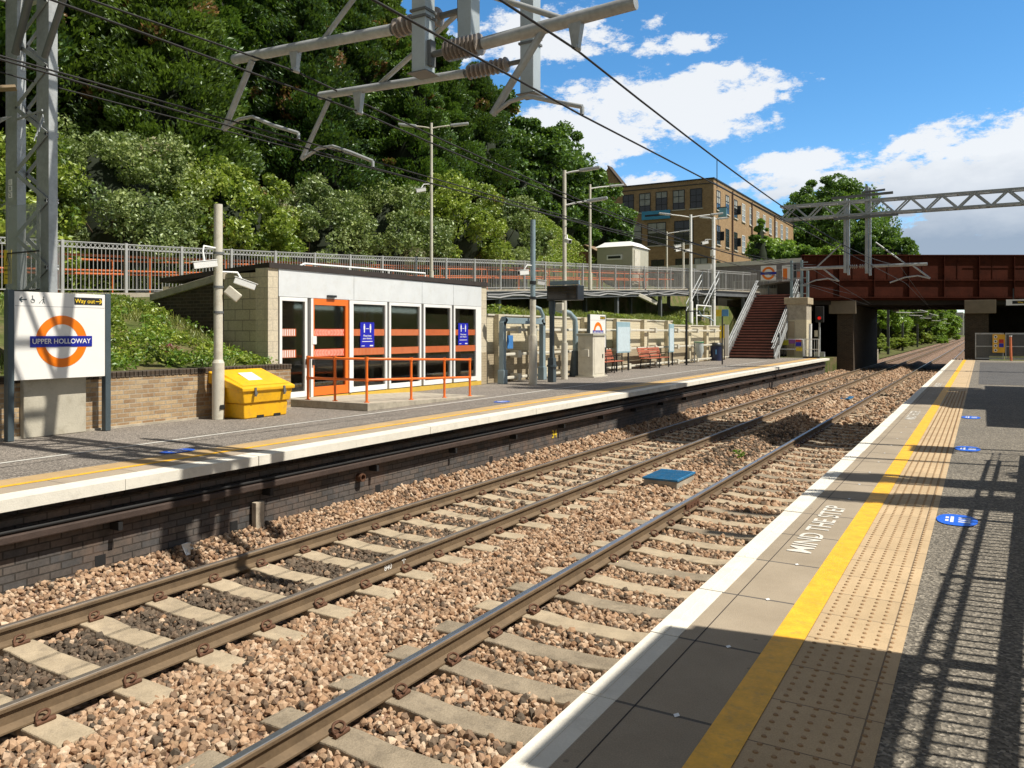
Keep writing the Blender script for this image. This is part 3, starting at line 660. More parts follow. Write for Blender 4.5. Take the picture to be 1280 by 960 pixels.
# ------------------------------------------------------------------ yellow grit bin
t = thing('grit_bin', (-11.6, 10.3, 0), 'bright yellow plastic grit bin with sloping lid beside the camera pole', 'grit bin')
x0, x1, y0, y1 = -12.02, -11.28, 9.78, 10.86
b = MB(); b.hexa([(x0, y0 + .04, .0), (x1, y0 + .04, 0), (x1, y1 - .04, 0), (x0, y1 - .04, 0), (x0, y0 + .02, .27), (x1 + .01, y0 + .02, .27), (x1 + .01, y1 - .02, .27), (x0, y1 - .02, .27)])
b.hexa([(x0 - .01, y0 - .0, .275), (x1 + .04, y0 - .0, .275), (x1 + .04, y1, .275), (x0 - .01, y1, .275), (x0 - .04, y0 - .06, .70), (x1 + .07, y0 - .06, .52), (x1 + .07, y1 + .06, .52), (x0 - .04, y1 + .06, .70)])
b.build('tub', yellowg, t, bevel=.02)
b = MB(); 
for yy in (y0 + .32, y1 - .36): b.box(x1 - .1, x1 + .012, yy, yy + .16, -.001, .05)
b.build('foot_slot', black, t)
b = MB(); b.hexa([(x0 - .07, y0 - .08, .62), (x1 + .10, y0 - .08, .49), (x1 + .10, y1 + .08, .49), (x0 - .07, y1 + .08, .62), (x0 - .07, y0 - .08, .84), (x1 + .10, y0 - .08, .56), (x1 + .10, y1 + .08, .56), (x0 - .07, y1 + .08, .84)])
b.hexa([(x0 - .02, y0 - .02, .80), (x1 + .02, y0 - .02, .59), (x1 + .02, y1 + .02, .59), (x0 - .02, y1 + .02, .80), (x0 + .02, y0 + .02, .86), (x1 - .02, y0 + .02, .61), (x1 - .02, y1 - .02, .61), (x0 + .02, y1 - .02, .86)])
b.build('lid', yellowg, t, bevel=.018)
b = MB(); b.hexa([(x0 + .25, 10.1, .785), (x1 - .2, 10.1, .66), (x1 - .2, 10.42, .66), (x0 + .25, 10.42, .785), (x0 + .25, 10.1, .80), (x1 - .2, 10.1, .675), (x1 - .2, 10.42, .675), (x0 + .25, 10.42, .80)]); b.build('lid_label', signw, t)
for yy in (y0 + .2, y1 - .2):
    b = MB(); b.box(x1 + .10, x1 + .12, yy - .02, yy + .02, .40, .56); b.box(x1 + .10, x1 + .13, yy - .03, yy + .03, .43, .48); b.build('latch', galvdk, t)

# ------------------------------------------------------------------ waiting room
t = thing('waiting_room', (-13.5, 15.9, 0), 'flat roofed platform waiting room with white glazed front and orange door', 'shelter')
FX = -12.75
b = MB(); b.box(-14.1, FX - .35, 11.72, 11.95, 0, 2.80); b.box(-16.4, -14.1, 20.0, 20.13, 0, 2.6); b.box(-14.1, FX - .3, 19.9, 20.13, 0, 2.88); b.build('side_wall', blockw, t)
b = MB(); b.prism([(-16.5, 1.2), (-14.1, 0.0), (-14.1, 2.68), (-16.5, 2.28)], 11.74, 11.93, 'y'); b.build('side_wall', darkbrick, t)
b = MB(); b.prism([(-16.55, 2.26), (-14.05, 2.68), (-14.05, 2.84), (-16.55, 2.42)], 11.66, 12.0, 'y'); b.build('sloping_coping', concrete, t, bevel=.01)
b = MB(); b.box(FX - .35, FX + .02, 11.70, 11.97, 0, 2.88); b.box(FX - .3, FX + .02, 19.86, 20.15, 0, 2.92); b.build('pier', pierb, t)
b = MB(); b.box(FX - .3, FX + .026, 19.855, 20.155, 0, .95); b.build('pier_base', tanbrick, t)
incr = mat('cream interior paint', (.80, .70, .50), .7, 0, .08)
b = MB(); b.box(-16.4, -16.2, 11.9, 20.1, 0, 2.6); b.box(-16.2, -13.2, 11.951, 11.97, .06, 2.5); b.box(-16.2, -13.2, 19.88, 19.899, .06, 2.5); b.build('back_wall', incr, t)
b = MB(); b.box(-16.2, FX - .1, 11.96, 19.9, .0, .06); b.build('floor', mat('grey vinyl floor', (.42, .40, .36), .4), t)
b = MB(); b.hexa([(-16.5, 11.9, 2.70), (FX + .06, 11.70, 2.88), (FX + .06, 20.16, 2.90), (-16.5, 20.16, 2.62), (-16.5, 11.9, 2.80), (FX + .06, 11.70, 2.99), (FX + .06, 20.16, 3.02), (-16.5, 20.16, 2.72)]); b.build('roof', roofblack, t)
b = MB(); b.box(FX - .1, FX + .035, 11.98, 19.85, 2.30, 2.878); b.build('fascia', mat('white fascia panels', (.66, .69, .71), .35, 0, .05, 2.5, 0, 15, dirt=(.58, .59, .57)), t)
b = MB()
for y in (14.3, 16.95, 18.4): b.box(FX + .035, FX + .037, y, y + .012, 2.31, 2.87)
b.build('fascia_joint', galv, t)
b = MB(); b.box(FX - .02, FX + .03, 11.98, 19.85, 0, .12); b.build('plinth', mat('yellow ochre kerb paint', (.6, .40, .06), .7, 0, .1), t)
wins = [(12.0, 12.80), (14.22, 15.52), (15.60, 16.92), (17.02, 18.32), (18.42, 19.62)]
FR = whitep
for i, (a, c) in enumerate(wins):
    f = MB(); zb = .14
    f.box(FX - .05, FX + .04, a, a + .07, zb, 2.29); f.box(FX - .05, FX + .04, c - .07, c, zb, 2.29); f.box(FX - .05, FX + .04, a + .07, c - .07, 2.21, 2.29); f.box(FX - .05, FX + .04, a + .07, c - .07, zb, .26)
    w = f.build('window', FR, t, bevel=.004); ORG[w.name] = ORG[t.name]
    g = MB(); g.box(FX - .01, FX, a + .07, c - .07, .26, 2.21); g.build('pane', glass, w)
    for (za, zc_) in ((1.46, 1.62), (1.0, 1.17)):
        o = MB(); o.box(FX + .002, FX + .004, a + .075, (c - .075) if i else a + .50, za, zc_); o.build('orange_band', mat('orange glass band', (.50, .12, .035), .5), w)
        o = MB(); y = a + .09
        while y < ((c - .09) if i else a + .48):
            o.box(FX + .0045, FX + .0055, y, y + (.014 if i else .022), za + .01, zc_ - .01); y += .05
        if i < 3: o.build('band_stripes', mat('pale band stripes', (.62, .25, .12), .6) if i else whitep, w)
ext = MB(); ext.box(FX - .055, FX + .03, 19.62, 19.85, .12, 2.3); ext.build('window_surround', whitep, t)
# inner white post seen behind the second window
b = MB(); b.box(FX - .30, FX - .22, 15.25, 15.33, .06, 2.3); b.box(FX - .34, FX - .30, 15.08, 15.12, .06, 2.3); b.build('inner_post', whitep, t)
# door
d = MB(); d.box(FX - .06, FX + .05, 12.9, 12.97, .12, 2.29); dw = d.build('door_surround', whitep, t)
d = MB(); d.box(FX - .04, FX + .035, 12.98, 14.12, 2.15, 2.29); d.box(FX - .04, FX + .035, 14.02, 14.12, .14, 2.15); d.box(FX - .04, FX + .035, 12.98, 13.02, .14, 2.15); d.box(FX - .04, FX + .035, 13.02, 14.02, .14, .33)
door = d.build('door', orange, t, bevel=.004); ORG[door.name] = ORG[t.name]
g = MB(); g.box(FX - .01, FX, 13.02, 14.02, .33, 2.15); g.build('pane', glass, door)
for za, zc_ in ((1.46, 1.62), (1.0, 1.17)):
    o = MB(); o.box(FX + .002, FX + .004, 13.03, 14.01, za, zc_); o.build('orange_band', mat('door band orange', (.62, .07, .02), .5), door)
    o = MB(); y = 13.05
    while y < 13.99:
        s = .03 if y < 13.5 else -.03; zm = (za + zc_) / 2
        o.beam((FX + .005, y - s / 2, za + .012), (FX + .005, y + s / 2, zm), .001, .02, up=(0, 1, 0)); o.beam((FX + .005, y + s / 2, zm), (FX + .005, y - s / 2, zc_ - .012), .001, .02, up=(0, 1, 0)); y += .048
    o.build('band_chevrons', mat('pale chevrons', (.80, .50, .40), .6), door)
o = MB(); o.box(FX + .02, FX + .06, 12.93, 13.06, 1.28, 1.46); o.build('door_notice', signw, t)
o = MB(); o.box(FX + .04, FX + .09, 12.93, 12.98, .82, .95); o.box(FX + .04, FX + .09, 12.74, 12.8, .84, .96); o.build('door_switch', black, t)
o = MB(); o.box(FX + .04, FX + .10, 13.4, 13.66, 2.33, 2.38); o.build('door_sensor', charcoal, t)
o = MB(); o.box(FX + .04, FX + .06, 14.13, 14.21, .14, 2.29); o.build('door_surround', whitep, t)
# posters
def icon(b, x, y, z, s):
    b.ring((x, y, z + .09 * s), .018 * s, .001, 0, .002, n=14); b.beam((x + .001, y, z + .07 * s), (x + .001, y, z - .02 * s), .002, .05 * s, up=(0, 1, 0)); b.beam((x + .001, y, z - .02 * s), (x + .001, y, z - .09 * s), .002, .03 * s, up=(0, 1, 0))
for (a, c, zb, zt) in ((14.56, 15.06, 1.18, 1.78), (18.68, 19.18, 1.18, 1.80)):
    p = MB(); p.box(FX + .006, FX + .010, a, c, zb, zt); p = p.build('poster', posterb, t); ORG[p.name] = ORG[t.name]; yc = (a + c) / 2
    o = MB(); icon(o, FX + .011, yc - .11, zt - .15, 1.05); icon(o, FX + .011, yc + .11, zt - .15, 1.05); o.beam((FX + .012, yc - .05, zt - .15), (FX + .012, yc + .05, zt - .15), .002, .014)
    o.build('poster_figures', whitep, p)
    text(p, 'Please keep', .062, whitep, (FX + .012, yc, zt - .32), FACE_R, .0008, 'poster_words'); text(p, 'your distance', .060, whitep, (FX + .012, yc, zt - .385), FACE_R, .0008, 'poster_words')
    o = MB(); o.box(FX + .010, FX + .012, a + .06, c - .06, zb + .135, zb + .15); o.box(FX + .010, FX + .012, a + .04, a + .15, zb + .03, zb + .045); o.box(FX + .010, FX + .012, c - .16, c - .04, zb + .025, zb + .055); o.build('poster_small_print', whitep, p)
b = MB(); b.hexa([(-16.2, 11.98, 2.45), (FX - .12, 11.98, 2.5), (FX - .12, 19.88, 2.5), (-16.2, 19.88, 2.45), (-16.2, 11.98, 2.5), (FX - .12, 11.98, 2.55), (FX - .12, 19.88, 2.55), (-16.2, 19.88, 2.5)]); b.build('ceiling', whitep, t)
# benches and notice board inside
def bench(name, x, y, L, mt, lab, rz=0, z=0, grp=None):
    t = thing(name, (x, y, z), lab, 'bench', grp)
    for k in range(5): b = MB(); b.box(x - .22 + k * .085, x - .22 + k * .085 + .065, y - L / 2, y + L / 2, .42 + z, .45 + z); b.build('seat_slat', mt, t, bevel=.006)
    for k in range(4): b = MB(); b.hexa([(x - .26 - k * .03, y - L / 2, .50 + k * .1 + z), (x - .235 - k * .03, y - L / 2, .50 + k * .1 + z), (x - .235 - k * .03, y + L / 2, .50 + k * .1 + z), (x - .26 - k * .03, y + L / 2, .50 + k * .1 + z), (x - .285 - k * .03, y - L / 2, .575 + k * .1 + z), (x - .26 - k * .03, y - L / 2, .575 + k * .1 + z), (x - .26 - k * .03, y + L / 2, .575 + k * .1 + z), (x - .285 - k * .03, y + L / 2, .575 + k * .1 + z)]); b.build('back_slat', mt, t, bevel=.005)
    for yy in (y - L / 2 + .15, y, y + L / 2 - .15):
        b = MB(); b.tube([(x + .17, yy, z), (x + .17, yy, .36 + z), (x + .12, yy, .415 + z), (x - .2, yy, .415 + z), (x - .25, yy, .46 + z), (x - .40, yy, .92 + z)], .022, 8); b.tube([(x - .26, yy, z), (x - .22, yy, .40 + z)], .022, 8)
        b.tube([(x - .3, yy, .62 + z), (x + .12, yy, .66 + z), (x + .17, yy, .6 + z), (x + .17, yy, .38 + z)], .018, 8); b.build('bench_frame', black, t)
    return t
bench('bench', -15.6, 13.6, 2.0, bench_red, 'red slatted bench inside the waiting room behind the door', z=.06, grp='benches inside the waiting room')
bench('bench', -15.6, 17.4, 2.6, bench_red, 'red slatted bench inside the waiting room behind the middle windows', z=.06, grp='benches inside the waiting room')
t = thing('notice_board', (-16.15, 13.7, 1.2), 'grey framed timetable board on the back wall inside the waiting room', 'notice board')
b = MB(); b.box(-16.2, -16.15, 13.0, 14.1, 1.15, 1.95); b.build('frame', galvdk, t); b = MB()
for k in range(4): b.box(-16.15, -16.14, 13.05, 14.05, 1.2 + .18 * k, 1.33 + .18 * k)
b.build('paper', signw, t)
# ------------------------------------------------------------------ ramp slab and orange handrail in front of the door
b = MB(); b.hexa([(-12.72, 12.0, 0), (-10.36, 12.05, 0), (-10.36, 16.4, 0), (-12.72, 16.4, 0), (-12.72, 12.0, .15), (-10.36, 12.05, .15), (-10.36, 16.4, .004), (-12.72, 16.4, .004)])
tag(b.build('door_ramp', concrete, loc=(-11.5, 14, 0), bevel=.01), 'low grey concrete ramp leading up to the waiting room door', 'ramp')
t = thing('handrail', (-10.6, 14, .1), 'orange tubular handrail running round the waiting room ramp', 'handrail')
pts = [(-12.08, 12.18), (-11.35, 12.2), (-10.58, 12.28), (-10.58, 13.72), (-10.58, 14.95), (-10.58, 16.0)]
def zg(y): return .15 - .146 * max(0, y - 12.05) / 4.35
tops = [(x, y, zg(y) + .87) for x, y in pts]; mids = [(x, y, zg(y) + .45) for x, y in pts]
for (x, y) in pts:
    b = MB(); b.tube([(x, y, zg(y)), (x, y, zg(y) + .87)], .027, 12); b.tube([(x, y, zg(y)), (x, y, zg(y) + .015)], .055, 12)
    for zz in (.45, .87): b.ring((x, y, zg(y) + zz), .036, .01, -.04, .04, 'z', 12)
    b.build('post', orange, t)
b = MB(); b.tube(tops, .026, 12); b.build('top_rail', orange, t); b = MB(); b.tube(mids, .026, 12); b.build('mid_rail', orange, t)

# ------------------------------------------------------------------ cream wall with pipes
t = thing('retaining_wall', (-12.9, 32, 0), 'long cream painted retaining wall with pipes and piers behind the far benches', 'wall')
b = MB(); b.box(-13.3, -12.9, 20.16, 37.2, .95, 2.05); b.box(-13.3, -12.9, 37.2, 46.5, .95, 1.86); b.build('upper_brickwork', creambrick, t)
b = MB(); b.box(-13.3, -12.88, 20.16, 46.5, 0, .949); b.build('lower_brickwork', tanbrick, t)
for k in range(9):
    y = 21.0 + 3.05 * k; b = MB(); b.box(-12.899, -12.72, y - .17, y + .17, 0, 2.09 if y < 37 else 1.9); b.build('pier', creambrick, t)
b = MB(); b.box(-13.32, -12.86, 20.16, 37.2, 2.05, 2.10); b.box(-13.32, -12.86, 37.2, 46.5, 1.86, 1.91); b.build('wall_top', cream, t)
for z in (.14, .86, 1.62):
    t2 = thing('wall_pipe', (-12.6, 33, z), {.14: 'lowest of the three cream pipes along the cream wall', .86: 'middle one of the three cream pipes along the cream wall', 1.62: 'topmost of the three cream pipes along the cream wall'}[z], 'pipe')
    b = MB(); b.box(-12.64, -12.56, 20.9, 46, z - .045, z + .045); b.build('pipe', cream, t2, bevel=.02)
    for k in range(8): b = MB(); y = 21.75 + 3.05 * k; b.box(-12.8, -12.5, y - .1, y + .1, z - .11, z + .11); b.box(-12.9, -12.8, y - .04, y + .04, z - .05, z + .05); b.build('junction_box', cream, t2, bevel=.01)
t = thing('junction_cabinet', (-12.6, 22.2, .9), 'tall grey switch box mounted on the cream wall behind the cream pole', 'switch box')
b = MB(); b.box(-12.55, -12.35, 22.3, 22.62, .95, 1.75); b.build('box_body', hutg, t, bevel=.01); b = MB(); b.box(-12.5, -12.4, 22.35, 22.5, .0, .95); b.build('conduit', tanbrick, t)
# blue grey portal frame
t = thing('cable_portal', (-12.35, 21.5, 0), 'blue grey portal shaped cable frame standing against the cream wall', 'cable frame')
for y in (20.45, 22.95):
    b = MB(); b.box(-12.43, -12.27, y - .08, y + .08, 0, 1.86); b.box(-12.46, -12.24, y - .11, y + .11, 0, .42); b.build('frame_leg', bluegrey, t, bevel=.01)
b = MB(); b.box(-12.43, -12.27, 20.5, 22.9, 1.80, 1.98); b.build('frame_beam', bluegrey, t, bevel=.01)
for y in (20.42, 22.98): b = MB(); b.beam((-12.35, y, 1.78), (-12.35, y + (.16 if y < 21 else -.16), 1.96), .16, .16); b.build('frame_corner', bluegrey, t)
b = MB(); b.tube([(-12.35, 22.98, 1.85), (-12.35, 22.99, 2.1), (-12.38, 22.85, 2.3), (-12.6, 22.6, 2.42)], .06, 10); b.build('bent_duct', bluegrey, t)
b = MB(); b.box(-12.3, -12.28, 20.62, 20.95, 1.05, 1.45); b.build('small_blue_sign', mat('pale blue sign', (.05, .2, .5)), t)
t = thing('cable_duct', (-12.3, 25.3, 0), 'grey bent cable duct with dark flared foot beside the cream pole', 'cable duct')
b = MB(); b.tube([(-12.3, 25.3, .0), (-12.3, 25.3, 1.75), (-12.3, 25.25, 2.0), (-12.38, 25.0, 2.2), (-12.7, 24.6, 2.35)], .095, 12); b.build('duct', bluegrey, t)
b = MB(); b.tube([(-12.3, 25.3, 0), (-12.3, 25.3, .9)], [.22, .13], 12); b.build('duct_foot', slate, t)
# display post and departure board
t = thing('departure_board', (-11.5, 22.0, 0), 'dark hanging departure display on a slate post behind the cable frame', 'departure board')
b = MB(); b.box(-11.6, -11.4, 21.9, 22.1, 0, .75); b.box(-11.56, -11.44, 21.94, 22.06, .75, 2.6); b.tube([(-11.5, 22, 2.1), (-11.5, 22, 2.5)], .10, 12); b.build('post', slate, t, bevel=.008)
b = MB(); b.box(-11.58, -10.52, 21.8, 22.25, 2.52, 2.97); b.build('display_case', charcoal, t, bevel=.02)
b = MB(); b.box(-11.52, -10.58, 21.78, 21.80, 2.57, 2.92); b.build('screen', mat('brown dead screen', (.035, .024, .012), .15, 0, .2), t)
b = MB(); 
for k in range(4): b.box(-11.48, -10.62, 21.777, 21.78, 2.60 + .085 * k, 2.605 + .085 * k)
b.build('screen_line', charcoal, t)
b = MB(); b.box(-11.56, -10.56, 21.95, 22.05, 3.0, 3.12); b.build('hanger_frame', bluegrey, t)
b = MB(); b.ring((-11.5, 22.0, .5), .16, .13, -.03, .03, 'z', 14); b.build('collar', slate, t)
# poles by the wall
t = thing('camera_pole', (-11.4, 20.6, 0), 'tall pole with blue grey upper half and cream lower half beside the cable frame', 'camera pole')
b = MB(); b.tube([(-11.4, 20.6, 0), (-11.4, 20.6, 1.45)], .125, 18); b.tube([(-11.4, 20.6, 1.45), (-11.4, 20.6, 2.55)], .09, 18); b.build('lower_column', cream, t)
b = MB(); b.tube([(-11.4, 20.6, 2.55), (-11.4, 20.6, 4.85)], .075, 18); b.build('upper_column', bluegrey, t)
b = MB(); b.ring((-11.4, 20.6, 2.55), .1, .07, -.04, .04, 'z'); b.ring((-11.4, 20.6, 3.0), .09, .07, -.05, .05, 'z'); b.build('clamp_band', charcoal, t)
camera_body(t, (-11.55, 20.3, 3.28), (-.5, -.8, -.1), .3, .07, [(-11.4, 20.6, 3.5), (-11.45, 20.35, 3.5), (-11.52, 20.3, 3.38)]); camera_body(t, (-11.2, 20.75, 3.0), (.7, .4, -.1), .22, .07)
def lamp(x, y, z0, z1, arms, lab, r=.07, foot=1.0, grp=None, mt=None, name='lamp_post'):
    t = thing(name, (x, y, z0), lab, 'lamp post', grp)
    b = MB(); b.tube([(x, y, z0), (x, y, z0 + foot)], r * 1.45, 16); b.tube([(x, y, z0 + foot), (x, y, z1)], [r, r * .8], 16); b.build('column', mt or cream, t)
    for (dx, dy, za, L) in arms:
        v = Vector((dx, dy, 0)).normalized(); p0 = Vector((x, y, za)); p1 = p0 + v * L * .45 + Vector((0, 0, .08 * L)); p2 = p0 + v * L + Vector((0, 0, .14 * L))
        b = MB(); b.tube([p0, p1, p2], .028, 8); b.build('lamp_arm', whitep if mt is None else mt, t)
        b = MB(); b.beam(p2 - v * .05 + Vector((0, 0, .0)), p2 + v * .62 + Vector((0, 0, .07)), .17, .085); h = b.build('lamp_head', galv, t, bevel=.02); ORG[h.name] = ORG[t.name]
        b = MB(); b.beam(p2 + v * .05 + Vector((0, 0, -.035)), p2 + v * .55 + Vector((0, 0, .022)), .12, .02); b.build('lamp_glass', mat('lamp diffuser', (.7, .7, .68), .3), h)
    return t
t = lamp(-11.82, 23.5, 0, 6.85, [(1, .3, 6.75, .55), (1, .25, 5.7, .8)], 'cream lamp post with two right hand arms behind the departure board', .075, 1.2)
camera_body(t, (-11.6, 23.3, 4.5), (.8, -.5, -.25), .28, .06, [(-11.82, 23.5, 4.75), (-11.65, 23.35, 4.7), (-11.62, 23.3, 4.56)])
b = MB(); b.box(-12.0, -11.75, 23.2, 23.35, 2.25, 2.5); b.build('loudspeaker', cream, t, bevel=.02)
# equipment cabinet
t = thing('equipment_cabinet', (-11.6, 25.3, 0), 'cream metal equipment cabinet standing in front of the small name sign', 'cabinet')
b = MB(); b.box(-11.98, -11.42, 24.85, 25.85, .04, 1.42); b.build('cabinet_body', cream, t, bevel=.012); b = MB(); b.box(-12.02, -11.38, 24.8, 25.9, 1.42, 1.50); b.build('cabinet_top', hutg, t, bevel=.01); b = MB(); b.box(-12.05, -11.35, 24.78, 25.92, 0, .04); b.build('plinth', cream, t)
b = MB(); b.box(-11.85, -11.55, 24.76, 24.85, .70, .95); b.build('letter_box', cream, t, bevel=.01)
b = MB(); b.box(-11.42, -11.41, 24.95, 25.75, .12, 1.36); d_ = b.build('door', mat('cream door', (.64, .60, .50)), t); b = MB(); b.box(-11.41, -11.395, 25.6, 25.66, .65, .78); b.build('handle', black, t)
roundel_sign((-12.45, 27.5, 0), 26.85, 28.25, .96, 2.2, -12.45, 'second white station name sign half hidden behind the cream cabinet', 2.2, 'UPPER HOLLOWAY', full=False, thin=.05)
def noticeboard(x, y, w, z0, z1, face, lab, tilt=0):
    t = thing('notice_board', (x, y, 0), lab, 'notice board')
    if face == 'x':
        b = MB(); b.box(x - .05, x, y - w / 2, y + w / 2, z0, z1); b.build('frame', mat('pale blue grey frame', (.30, .45, .52), .4), t, bevel=.01)
        b = MB(); b.box(x, x + .004, y - w / 2 + .06, y + w / 2 - .06, z0 + .06, z1 - .2); b.build('notice_sheet', mat('pale blue notice', (.55, .66, .72), .4, 0, .1, 9), t)
        for yy in (y - w / 2 + .08, y + w / 2 - .08): b = MB(); b.box(x - .08, x - .03, yy - .03, yy + .03, 0, z0 + .1); b.build('post', charcoal, t)
    else:
        b = MB(); b.box(x - w / 2, x + w / 2, y - .04, y + .04, z0, z1); b.build('frame', galv, t, bevel=.01)
        b = MB(); b.box(x - w / 2 + .05, x + w / 2 - .05, y - .045, y - .04, z0 + .05, z1 - .12); b.build('notice_sheet', mat('pale grey notice', (.6, .63, .66), .4, 0, .1, 9), t)
        for xx in (x - w / 2 + .06, x + w / 2 - .06): b = MB(); b.box(xx - .03, xx + .03, y, y + .05, 0, z0 + .1); b.build('post', charcoal, t)
    return t
noticeboard(-12.3, 29.7, 1.35, .72, 1.95, 'x', 'pale blue notice board on dark posts between the two red benches')
noticeboard(-12.3, 35.4, .65, .62, 1.92, 'x', 'narrow pale blue notice board beyond the second bench')
bench('bench', -12.15, 28.0, 1.8, bench_red, 'red slatted bench beside the cream cabinet, nearer one')
bench('bench', -12.15, 32.9, 2.6, bench_red, 'longer red slatted bench beyond the blue notice board')
# litter bin, small signs near the stairs
t = thing('litter_bin', (-12.4, 42.9, 0), 'dark navy round litter bin against the far end of the cream wall', 'bin')
b = MB(); b.tube([(-12.4, 42.9, 0), (-12.4, 42.9, .8)], [.29, .33], 20); b.build('bin_body', navy, t); b = MB(); b.tube([(-12.4, 42.9, .8), (-12.4, 42.9, .86), (-12.4, 42.9, .97)], [.35, .35, .26], 20); b.build('bin_lid', charcoal, t)
b = MB(); b.box(-12.36, -12.3, 42.56, 42.58, .35, .6); b.build('bin_sticker', mat('light blue print', (.1, .3, .6)), t)
t = thing('sign_post', (-10.7, 38.0, 0), 'thin dark post carrying small yellow and blue signs in front of the stairs', 'sign post')
b = MB(); b.tube([(-10.7, 38, 0), (-10.7, 38, 2.45)], .035, 10); b.build('post', charcoal, t)
b = MB(); b.box(-11.0, -10.72, 37.95, 37.97, 2.3, 2.62); b.build('yellow_plate', yellowp, t); b = MB(); b.box(-10.71, -10.4, 37.95, 37.97, 2.3, 2.62); b.build('blue_plate', mat('light blue print', (.1, .3, .6)), t)
t = thing('sign_post', (-12.0, 36.6, 0), 'dark square post with a bracket left of the clear bin holder', 'sign post')
b = MB(); b.box(-12.04, -11.96, 36.56, 36.64, 0, 2.55); b.box(-12.04, -11.4, 36.57, 36.63, 2.5, 2.55); b.build('post', charcoal, t)
b = MB(); b.tube([(-11.4, 36.6, 2.52), (-11.3, 36.65, 2.3), (-11.0, 36.8, 2.2), (-10.8, 36.9, 2.05)], .03, 8); b.build('curved_bracket', bluegrey, t)
t = thing('litter_bag_hoop', (-12.2, 39.2, 0), 'clear plastic rubbish sack hanging from a green hoop by the cream wall', 'rubbish sack')
b = MB(); b.ring((-12.2, 39.2, 1.05), .24, .21, -.02, .02, 'z', 20); b.build('hoop', mat('green hoop', (.05, .3, .12)), t); b = MB(); b.tube([(-12.2, 39.2, 1.05), (-12.2, 39.2, .6), (-12.18, 39.2, .25)], [.2, .23, .1], 14); b.build('sack', mat('grey translucent sack', (.45, .5, .5), .2), t); b = MB(); b.tube([(-12.45, 39.2, 0), (-12.45, 39.2, 1.1)], .03, 8); b.build('post', galv, t)
t = thing('notice_sign', (-12.5, 44.8, 0), 'tall yellow and white safety sign at the left foot of the stairs', 'sign')
b = MB(); b.box(-12.62, -12.36, 44.3, 44.34, 1.2, 1.9); b.build('yellow_plate', yellowp, t); b = MB(); b.box(-12.34, -12.12, 44.3, 44.34, .2, 1.95); b.build('white_plate', signw, t); b = MB(); b.box(-12.42, -12.36, 44.35, 44.4, 0, 2.0); b.build('post', charcoal, t)
# ------------------------------------------------------------------ footpath ramp with railings
def rampx(y): return float(np.interp(y, ry, rx))
def rampz(y): return float(np.interp(y, ry, rz))
b = MB(); ysr = list(np.arange(-8, 27, 1.0)) 
for a in ysr: 
    c = a + 1.0; b.hexa([(rampx(a) - 1.9, a, rampz(a) - .14), (rampx(a) + .12, a, rampz(a) - .14), (rampx(c) + .12, c, rampz(c) - .14), (rampx(c) - 1.9, c, rampz(c) - .14), (rampx(a) - 1.9, a, rampz(a)), (rampx(a) + .12, a, rampz(a)), (rampx(c) + .12, c, rampz(c)), (rampx(c) - 1.9, c, rampz(c))])
tag(b.build('path', concrete), kind='structure')
t = thing('footbridge_ramp', (-16.2, 40, 2.5), 'grey steel ramp deck carried on posts above the cream wall up to the stair landing', 'ramp')
b = MB(); b2 = MB(); b3 = MB(); bj = MB()
for a in np.arange(27, 54.5, 1.1):
    c = a + 1.1
    def X(y): return rampx(y)
    b.hexa([(X(a) - 1.9, a, rampz(a) - .08), (X(a) + .1, a, rampz(a) - .08), (X(c) + .1, c, rampz(c) - .08), (X(c) - 1.9, c, rampz(c) - .08), (X(a) - 1.9, a, rampz(a)), (X(a) + .1, a, rampz(a)), (X(c) + .1, c, rampz(c)), (X(c) - 1.9, c, rampz(c))])
    for (o, zl, bb) in ((.13, .42, b2), (-1.93, .42, b3)): bb.beam((X(a) + o, a, rampz(a) - .24), (X(c) + o, c, rampz(c) - .24), .05, .30)
    b2.beam((X(a) + .17, a, rampz(a) - .09), (X(c) + .17, c, rampz(c) - .09), .12, .03); b2.beam((X(a) + .17, a, rampz(a) - .40), (X(c) + .17, c, rampz(c) - .40), .12, .03)
    bj.beam((X(a) - 1.9, a, rampz(a) - .2), (X(a) + .1, a, rampz(a) - .2), .06, .15)
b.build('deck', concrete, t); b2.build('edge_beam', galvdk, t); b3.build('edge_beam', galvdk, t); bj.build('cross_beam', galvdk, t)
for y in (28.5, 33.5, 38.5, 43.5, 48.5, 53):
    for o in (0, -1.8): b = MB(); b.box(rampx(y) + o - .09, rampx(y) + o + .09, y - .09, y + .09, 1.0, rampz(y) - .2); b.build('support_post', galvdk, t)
b = MB(); pts = [(rampx(y) + .22, y, rampz(y) - .30 + .06 * math.sin(y * 2.4)) for y in np.arange(27.5, 50.5, .8)]; b.tube(pts, .045, 8)
pts = [(rampx(y) + .24, y, rampz(y) - .18 + .04 * math.sin(y * 1.7 + 1)) for y in np.arange(27.5, 49, .8)]; b.tube(pts, .03, 8); b.build('cable_bundle', mat('grey cable', (.3, .3, .3), .5, 0, .1), t)
